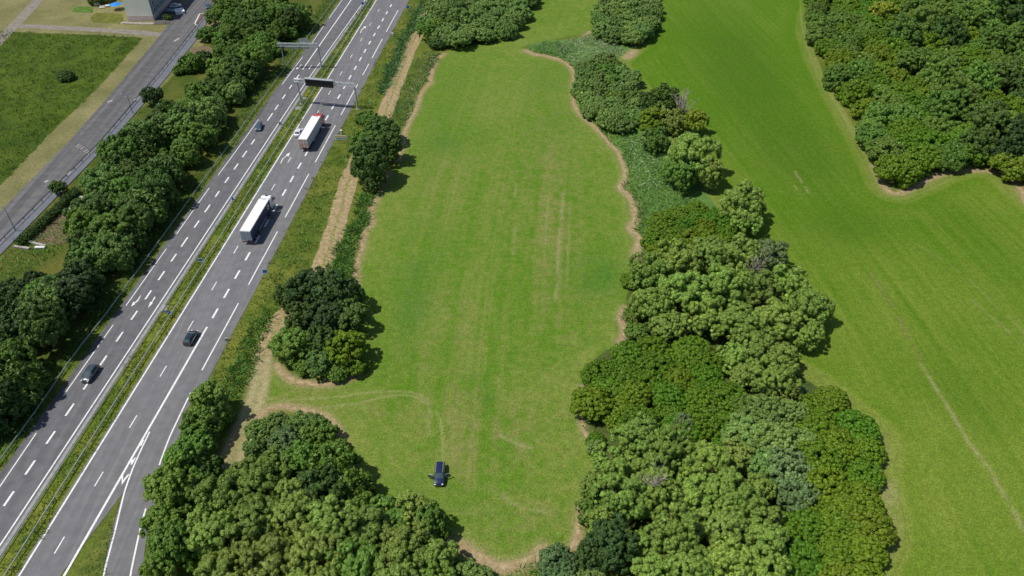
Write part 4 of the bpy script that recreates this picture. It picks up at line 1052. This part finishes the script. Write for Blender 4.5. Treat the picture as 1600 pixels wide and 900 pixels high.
row([(1015,430,34,'light','lumpy'),(1060,412,36,'light','lumpy'),(1108,402,34,'light','lumpy'),(1155,405,34,'ash','lumpy'),(1200,400,30,'grey','lumpy'),(1020,478,34,'light','lumpy'),(1072,458,42,'light','lumpy'),(1130,450,38,'light','lumpy'),(1180,455,36,'ash','lumpy'),(1228,448,34,'light','lumpy'),(1262,485,36,'light','lumpy'),(1040,510,26,'light','lumpy'),(1100,500,34,'light','lumpy'),(1155,505,36,'light','lumpy'),(1212,500,36,'light','lumpy'),(1255,525,26,'light','lumpy'),(990,490,16,'mid','shrub')], 'willow', 'in the big middle willow clump')
row([(1180,545,36,'light','lumpy'),(1220,560,28,'ash','lumpy'),(1150,560,28,'light','lumpy'),(1205,595,34,'light','lumpy'),(1165,590,24,'ash','lumpy'),(1230,615,22,'ash','tree')], 'willow2', 'at the lower end of the middle willows')
fill([(962,560),(1010,543),(1085,545),(1125,575),(1145,620),(1135,665),(1080,680),(1035,662),(985,672),(940,660),(925,630),(932,590)], 4.1, 3.2, 4.3, [('scrub','mat'),('scrub','mat'),('olive','mat')], 'scrub2', ph('in the low scrub beside the meadow'), 13, 2.0)
row([(1190,650,38,'fresh','shrub'),(1235,650,30,'fresh','shrub'),(1160,680,34,'fresh','shrub'),(1205,690,38,'fresh','shrub'),(1250,690,30,'fresh','shrub'),(1065,668,20,'grey','feather'),(1090,672,16,'yellow','shrub'),(1225,732,36,'grey','shrub'),(1255,745,26,'grey','shrub'),(1190,730,30,'fresh','shrub'),(1240,775,34,'blue','shrub'),(1110,655,18,'mid','shrub'),(1250,612,14,'grey','shrub'),(1160,640,24,'mid','shrub')], 'greys', 'among mixed shrubs below the willows')
fill([(1272,608),(1300,612),(1335,645),(1352,690),(1355,740),(1372,810),(1350,870),(1350,905),(1225,910),(1235,840),(1262,790),(1282,740),(1272,690),(1262,640)], 4.1, 3.2, 4.3, [('scrub','mat'),('olive','mat'),('olive','mat')], 'scrub3', ph('in the lower right scrub'), 14, 2.0)
row([(1000,685,36,'light','lumpy'),(955,735,38,'light','lumpy'),(1005,730,38,'light','lumpy'),(1050,705,36,'light','lumpy'),(1100,728,40,'light','lumpy'),(930,760,28,'light','lumpy'),(975,780,42,'light','lumpy'),(1030,775,40,'ash','lumpy'),(1085,780,42,'light','lumpy'),(1140,770,38,'light','lumpy'),(1175,800,38,'light','lumpy'),(1130,825,42,'ash','lumpy'),(1060,835,42,'light','lumpy'),(1015,850,30,'light','lumpy'),(1195,850,40,'light','lumpy'),(1140,880,42,'light','lumpy'),(1075,890,42,'light','lumpy'),(1020,905,36,'light','lumpy'),(1200,905,36,'light','lumpy'),(925,800,24,'mid','tree'),(940,815,26,'ash','tree')], 'willow3', 'in the lower right willow clump')
row([(955,850,40,'deep','tree'),(925,872,26,'deep','tree')], 'dk', 'against the lower willows')
row([(868,882,32,'blue','shrub'),(880,905,26,'blue','shrub')], 'bl', 'at the bottom edge between straw strip and dark tree')
row([(725,895,22,'fresh','shrub'),(750,905,22,'fresh','shrub'),(925,905,26,'fresh','shrub')], 'bt', 'at the bottom edge below the meadow')
row([(930,690,16,'scrub','mat'),(975,665,20,'scrub','mat'),(1150,715,26,'ash','tree'),(1190,765,24,'light','lumpy'),(985,440,16,'scrub','mat'),(995,520,18,'mid','shrub'),(930,700,14,'fresh','shrub'),(1130,690,22,'scrub','mat'),(1085,640,20,'scrub','mat')], 'fillin', 'filling a gap in the hedgerow')
# --- wood, top right
def ph_right(px, py, q, colr):
    l = 'far' if py < 60 else ('upper' if py < 130 else ('middle' if py < 210 else 'near'))
    s_ = 'left' if px < 1400 else ('central' if px < 1500 else 'right')
    return WORDS[colr]+' %s in the '+l+' '+s_+' part of the right wood'
fill([(1268,-10),(1400,-12),(1400,100),(1470,180),(1500,235),(1470,258),(1418,280),(1400,278),(1380,250),(1350,195),(1318,145),(1295,105),(1275,50)], 6.3, 4.8, 6.2, [('mid','shrub'),('scrub','mat'),('mid','shrub'),('olive','shrub'),('scrub','shrub'),('mid','mat')], 'right', ph_right, 15, 2.2)
fill([(1400,-12),(1700,-12),(1700,330),(1610,262),(1560,250),(1500,235),(1470,180),(1400,100)], 6.3, 4.6, 6.3, [('dark','tree'),('mid','shrub'),('scrub','shrub'),('mid','tree'),('olive','shrub'),('mid','shrub'),('dark','tree')], 'right', ph_right, 16, 4.0)
for a in ((1440,42,30,'mid','lumpy'),(1470,50,24,'dark','lumpy'),(1380,20,20,'yellow','lumpy'),(1570,20,34,'dark','tree'),(1520,15,30,'dark','tree'),(1545,200,34,'dark','tree'),(1580,240,30,'deep','tree'),(1600,215,30,'deep','tree'),(1520,230,24,'dark','tree'),(1565,60,26,'yellow','shrub')):
    plant(*a[:5], 'right', ph_right(a[0], a[1], None, a[3]))

# labels: one per plant, told apart by place
ORD = ['first','second','third','fourth','fifth','sixth','seventh','eighth','ninth','tenth','eleventh','twelfth','thirteenth','fourteenth','fifteenth','sixteenth','seventeenth','eighteenth','nineteenth','twentieth']
NUM = ['zero','one','two','three','four','five','six','seven','eight','nine','ten','eleven','twelve','thirteen','fourteen','fifteen','sixteen','seventeen','eighteen','nineteen','twenty']
GR = dict(left='plants of the woodland strip', track='trees beside the farm track', island='trees of the meadow thicket', trackside='shrubs beside the farm track', slip='trees by the slip road', slip2='trees by the slip road', entr='shrubs below the meadow entrance', fgd='trees of the foreground clump', fgl='trees of the foreground clump', right='plants of the right wood')
cells = {}
for tr_ in TREES: cells.setdefault(tr_[2] % tr_[5], []).append(tr_)
for lb, L in cells.items():
    L.sort(key=lambda t_: t_[3])
    for i, tr_ in enumerate(L):
        l = lb
        if len(L) > 1:
            if i == 0: l = lb+', leftmost of '+(NUM[len(L)] if len(L) <= 20 else 'many')
            elif i == len(L)-1: l = lb+', rightmost of '+(NUM[len(L)] if len(L) <= 20 else 'many')
            elif i < 20: l = lb+', '+ORD[i]+' from left'
            else: l = lb+', on the right side'
        if len(l.split()) > 16: l = ' '.join(l.split()[:16]); print('LONG', l)
        tr_[0]['label'] = l; tr_[0]['group'] = GR.get(tr_[1], tr_[5]+'s of the hedgerow')

# bare branched trees in the hedgerow
def bare(px, lab, seed, h=5.0, n=16, rr=4.5):
    p = at(*px); bt = empty('bare_tree', (p[0], p[1], 0), 0, lab, 'tree')
    m = MB(); r3 = random.Random(seed)
    m.tube((0, 0, 0), (0, .3, h), .24, .14); m.build('trunk', MT['pale_bark'], bt)
    m = MB()
    for i in range(n):
        a = r3.uniform(0, 6.28); b = Vector((0, .3*r3.random(), r3.uniform(h*.5, h))); e = b+Vector((math.cos(a)*r3.uniform(1.5, rr), math.sin(a)*r3.uniform(1.0, rr), r3.uniform(3.5, 7.0)))
        m.tube(b, e, .11, .05, 5)
        for _ in range(6):
            t_ = r3.uniform(.3, .95); s_ = b.lerp(e, t_); m.tube(s_, s_+Vector((r3.uniform(-1.3, 1.3), r3.uniform(-1.3, 1.3), r3.uniform(.4, 1.8))), .05, .025, 4)
    m.build('branches', MT['pale_bark'], bt)
bare((1062,200), 'bare pale branches rising above the upper hedgerow', 5, 5.5, 22)
bare((1172,455), 'bare limbs showing in the middle willow clump', 6, 4.5, 12, 2.6)
bare((1010,795), 'bare limbs showing in the lower willow clump', 8, 5, 12, 2.6)

# ------------------------------------------------------------------ reeds and tall grass
def blades(name, poly_px, dens, h, wd, mats, seed, label, lean=.85, clump=.0, polyw=None):
    P = polyw or G(poly_px); rs = np.random.RandomState(seed); P_ = np.array(P)
    x0, y0 = P_.min(0); x1, y1 = P_.max(0); n_ = int((x1-x0)*(y1-y0)*dens)
    q = rs.rand(n_, 2)*[x1-x0, y1-y0]+[x0, y0]
    ji = q+(np.stack([fnoise(q[:, 0], q[:, 1], 2.5, seed), fnoise(q[:, 0], q[:, 1], 2.5, seed+4)], 1)-.5)*3
    q = q[inpoly(ji[:, 0], ji[:, 1], P)]
    if clump: q = q[fnoise(q[:, 0], q[:, 1], 1.8, seed+9) > clump]
    n_ = len(q); a = rs.rand(n_)*6.28; hh = h*(.5+.8*rs.rand(n_))*(.7+.6*fnoise(q[:, 0], q[:, 1], 3, seed+2))
    d = np.stack([np.cos(a), np.sin(a)], 1); le = rs.normal(size=(n_, 2))*lean*hh[:, None]
    b0 = np.concatenate([q-d*wd, np.zeros((n_, 1))], 1); b1 = np.concatenate([q+d*wd, np.zeros((n_, 1))], 1)
    m1 = np.concatenate([q+d*wd*.8+le*.45, (hh*.65)[:, None]], 1); tp = np.concatenate([q+le, hh[:, None]], 1)
    V_ = np.stack([b0, b1, m1, tp], 1).reshape(-1, 3); f = np.arange(n_*4).reshape(-1, 4)
    me = np_mesh(name, V_, f); o = link(name, me, mats); tag(o, label, 'vegetation', kind='stuff'); return o
L_reed = M_leaf('reed_leaves', (.34, .44, .22), hv=.6, trans=.2); L_reedd = M_leaf('green_reed_leaves', (.165, .32, .06), trans=.2); L_reedb = M_leaf('blue_reed_leaves', (.12, .25, .08), trans=.2)
L_rough = M_leaf('rough_grass_blades', (.18, .255, .042), dc=(.45, .1), trans=.4); L_pale = M_leaf('pale_reed_leaves', (.42, .46, .28), trans=.2)
blades('reeds', [(975,215),(1000,212),(1040,235),(1060,280),(1090,312),(1050,335),(1015,362),(1003,372),(997,345),(992,318),(985,300),(984,268),(972,240),(958,212)], 5.2, 0.76, .07, L_reedd, 21, 'dense green reeds right of the straw strip')
blades('reeds', [(975,215),(1010,220),(1045,250),(1062,290),(1000,300),(984,262)], 1.9, 0.86, .07, L_reed, 22, 'paler reed tops among the green reeds')
blades('reeds', [(830,73),(850,66),(878,66),(890,80),(885,92),(850,84)], 5.2, 0.76, .07, L_reedb, 23, 'dark blue green reeds at the reed patch tip')
blades('reeds', [(868,68),(915,58),(935,55),(975,78),(972,88),(935,95),(905,102),(893,100),(880,90)], 5.2, 0.81, .07, L_reed, 24, 'grey green reed patch between the two hedgerow bush groups')
blades('reeds', [(908,63),(932,56),(975,78),(960,88)], 1.9, 0.86, .07, L_pale, 25, 'pale reed heads in the reed patch')
blades('reeds', [(664,80),(690,82),(684,95),(672,112),(668,128),(652,142),(645,168),(630,195),(622,212),(600,200),(612,170),(636,120),(650,95)], 4.5, 0.66, .07, L_reedb, 26, 'tall dark weeds between the farm track and the meadow')
blades('tall_grass', [(672,-5),(664,12),(655,35),(640,62),(628,92),(612,125),(600,150),(590,150),(600,120),(618,85),(634,50),(650,20),(662,-5)], 11, 1.3, .08, L_reedb, 41, 'dark weeds in a row left of the farm track')
blades('reeds', [(672,85),(684,90),(668,118),(655,135),(640,165),(630,180),(640,150),(655,120)], 3.0, 0.76, .07, L_pale, 27, 'pale dry reeds along the far left meadow edge')
blades('reeds', [(562,306),(588,302),(577,330),(578,345),(562,365),(556,390),(549,420),(552,440),(520,435),(505,428),(528,385),(550,345)], 12, 1.1, .08, L_reedd, 28, 'tall green weeds between farm track and meadow')
blades('tall_grass', [(700,860),(740,880),(760,892),(800,896),(840,880),(860,872),(860,905),(700,905)], 9, .8, .06, L_reedd, 29, 'rough green grass along the bottom edge')
blades('rough_grass', None, 14, .42, .06, L_rough, 30, 'rough yellow green grass of the motorway median', clump=.36, polyw=[uw(40, -84.4), uw(40, -80.9), uw(330, -80.9), uw(330, -84.1)])
blades('rough_grass', None, 5, .5, .07, L_reedd, 31, 'darker grass tufts of the median', clump=.5, polyw=[uw(40, -84.4), uw(40, -80.9), uw(330, -80.9), uw(330, -84.1)])
vg = [uw(95, -67.2), uw(320, -67.2)]+[at(*q) for q in ((655,0),(640,50),(618,100),(590,160),(560,215),(530,290),(505,360),(482,420),(450,455),(425,500),(400,560),(375,600),(330,610))]
blades('rough_grass', None, 5, .55, .07, L_rough, 32, 'rough yellow grass verge between motorway and farm track', clump=.4, polyw=vg)
blades('rough_grass', None, 4.5, .7, .08, L_reedd, 33, 'green weeds of the verge between motorway and farm track', clump=.52, polyw=[uw(95, -65.0), uw(320, -63)]+vg[2:])
blades('tall_grass', [(425,505),(408,545),(398,585),(375,615),(355,640),(345,610),(365,560),(395,505),(420,480)], 9, 1.0, .08, L_reedd, 34, 'tall green weeds beside the straw track')
blades('tall_grass', None, 3.5, .6, .07, M_leaf('dark_field_grass', (.085, .165, .015)), 35, 'uneven dark green grass of the fenced field', clump=.42, polyw=DARKF)
blades('tall_grass', [(330,60),(345,120),(300,150),(240,190),(160,270),(130,300),(100,340),(0,400),(0,440),(60,420),(130,360),(210,260),(300,190),(370,140)], 4, .7, .08, L_reedd, 36, 'green undergrowth between the pavement and woodland')
blades('rough_grass', None, 7, .6, .07, L_reedd, 37, 'grass strip behind the left guardrail', polyw=[uw(50, -99.5), uw(50, -94.4), uw(330, -95.4), uw(330, -101)])
blades('rough_grass', [(187,785),(183,797),(175,830),(166,865),(160,900),(150,960),(100,960),(118,900),(137,866),(150,845),(168,815)], 12, .35, .06, L_rough, 38, 'rough grass wedge between motorway and slip road')

# weeds leaning over the straw strips, on their hedge side
for i_, (P_, w_) in enumerate(STRIPS[:12]):
    c = smooth(G(P_), 4); m_ = np.array(c)
    if len(c) < 8 or i_ in (6, 9, 10): continue
    off = 1.3 if i_ in (7, 8) else -1.3
    if i_ in (9, 10): off = -1.3
    L_, R_ = [], []
    for j in range(len(c)):
        a = m_[max(j-1, 0)]; b = m_[min(j+1, len(c)-1)]; d = (b-a)/np.linalg.norm(b-a); nn = np.array([d[1], -d[0]])
        sg = -1 if i_ in (7, 8) else 1
        if i_ in (6, 9, 10): sg = -1 if i_ == 9 else (1 if i_ == 10 else -1)
        nn = nn*sg*(-1)
        L_.append(tuple(m_[j]+nn*w_*.75)); R_.append(tuple(m_[j]+nn*(w_*.75+1.3)))
    blades('weeds', None, 7, .8, .08, L_reedd, 60+i_, 'narrow fringe of green weeds along a straw strip', clump=.35, polyw=L_+R_[::-1])
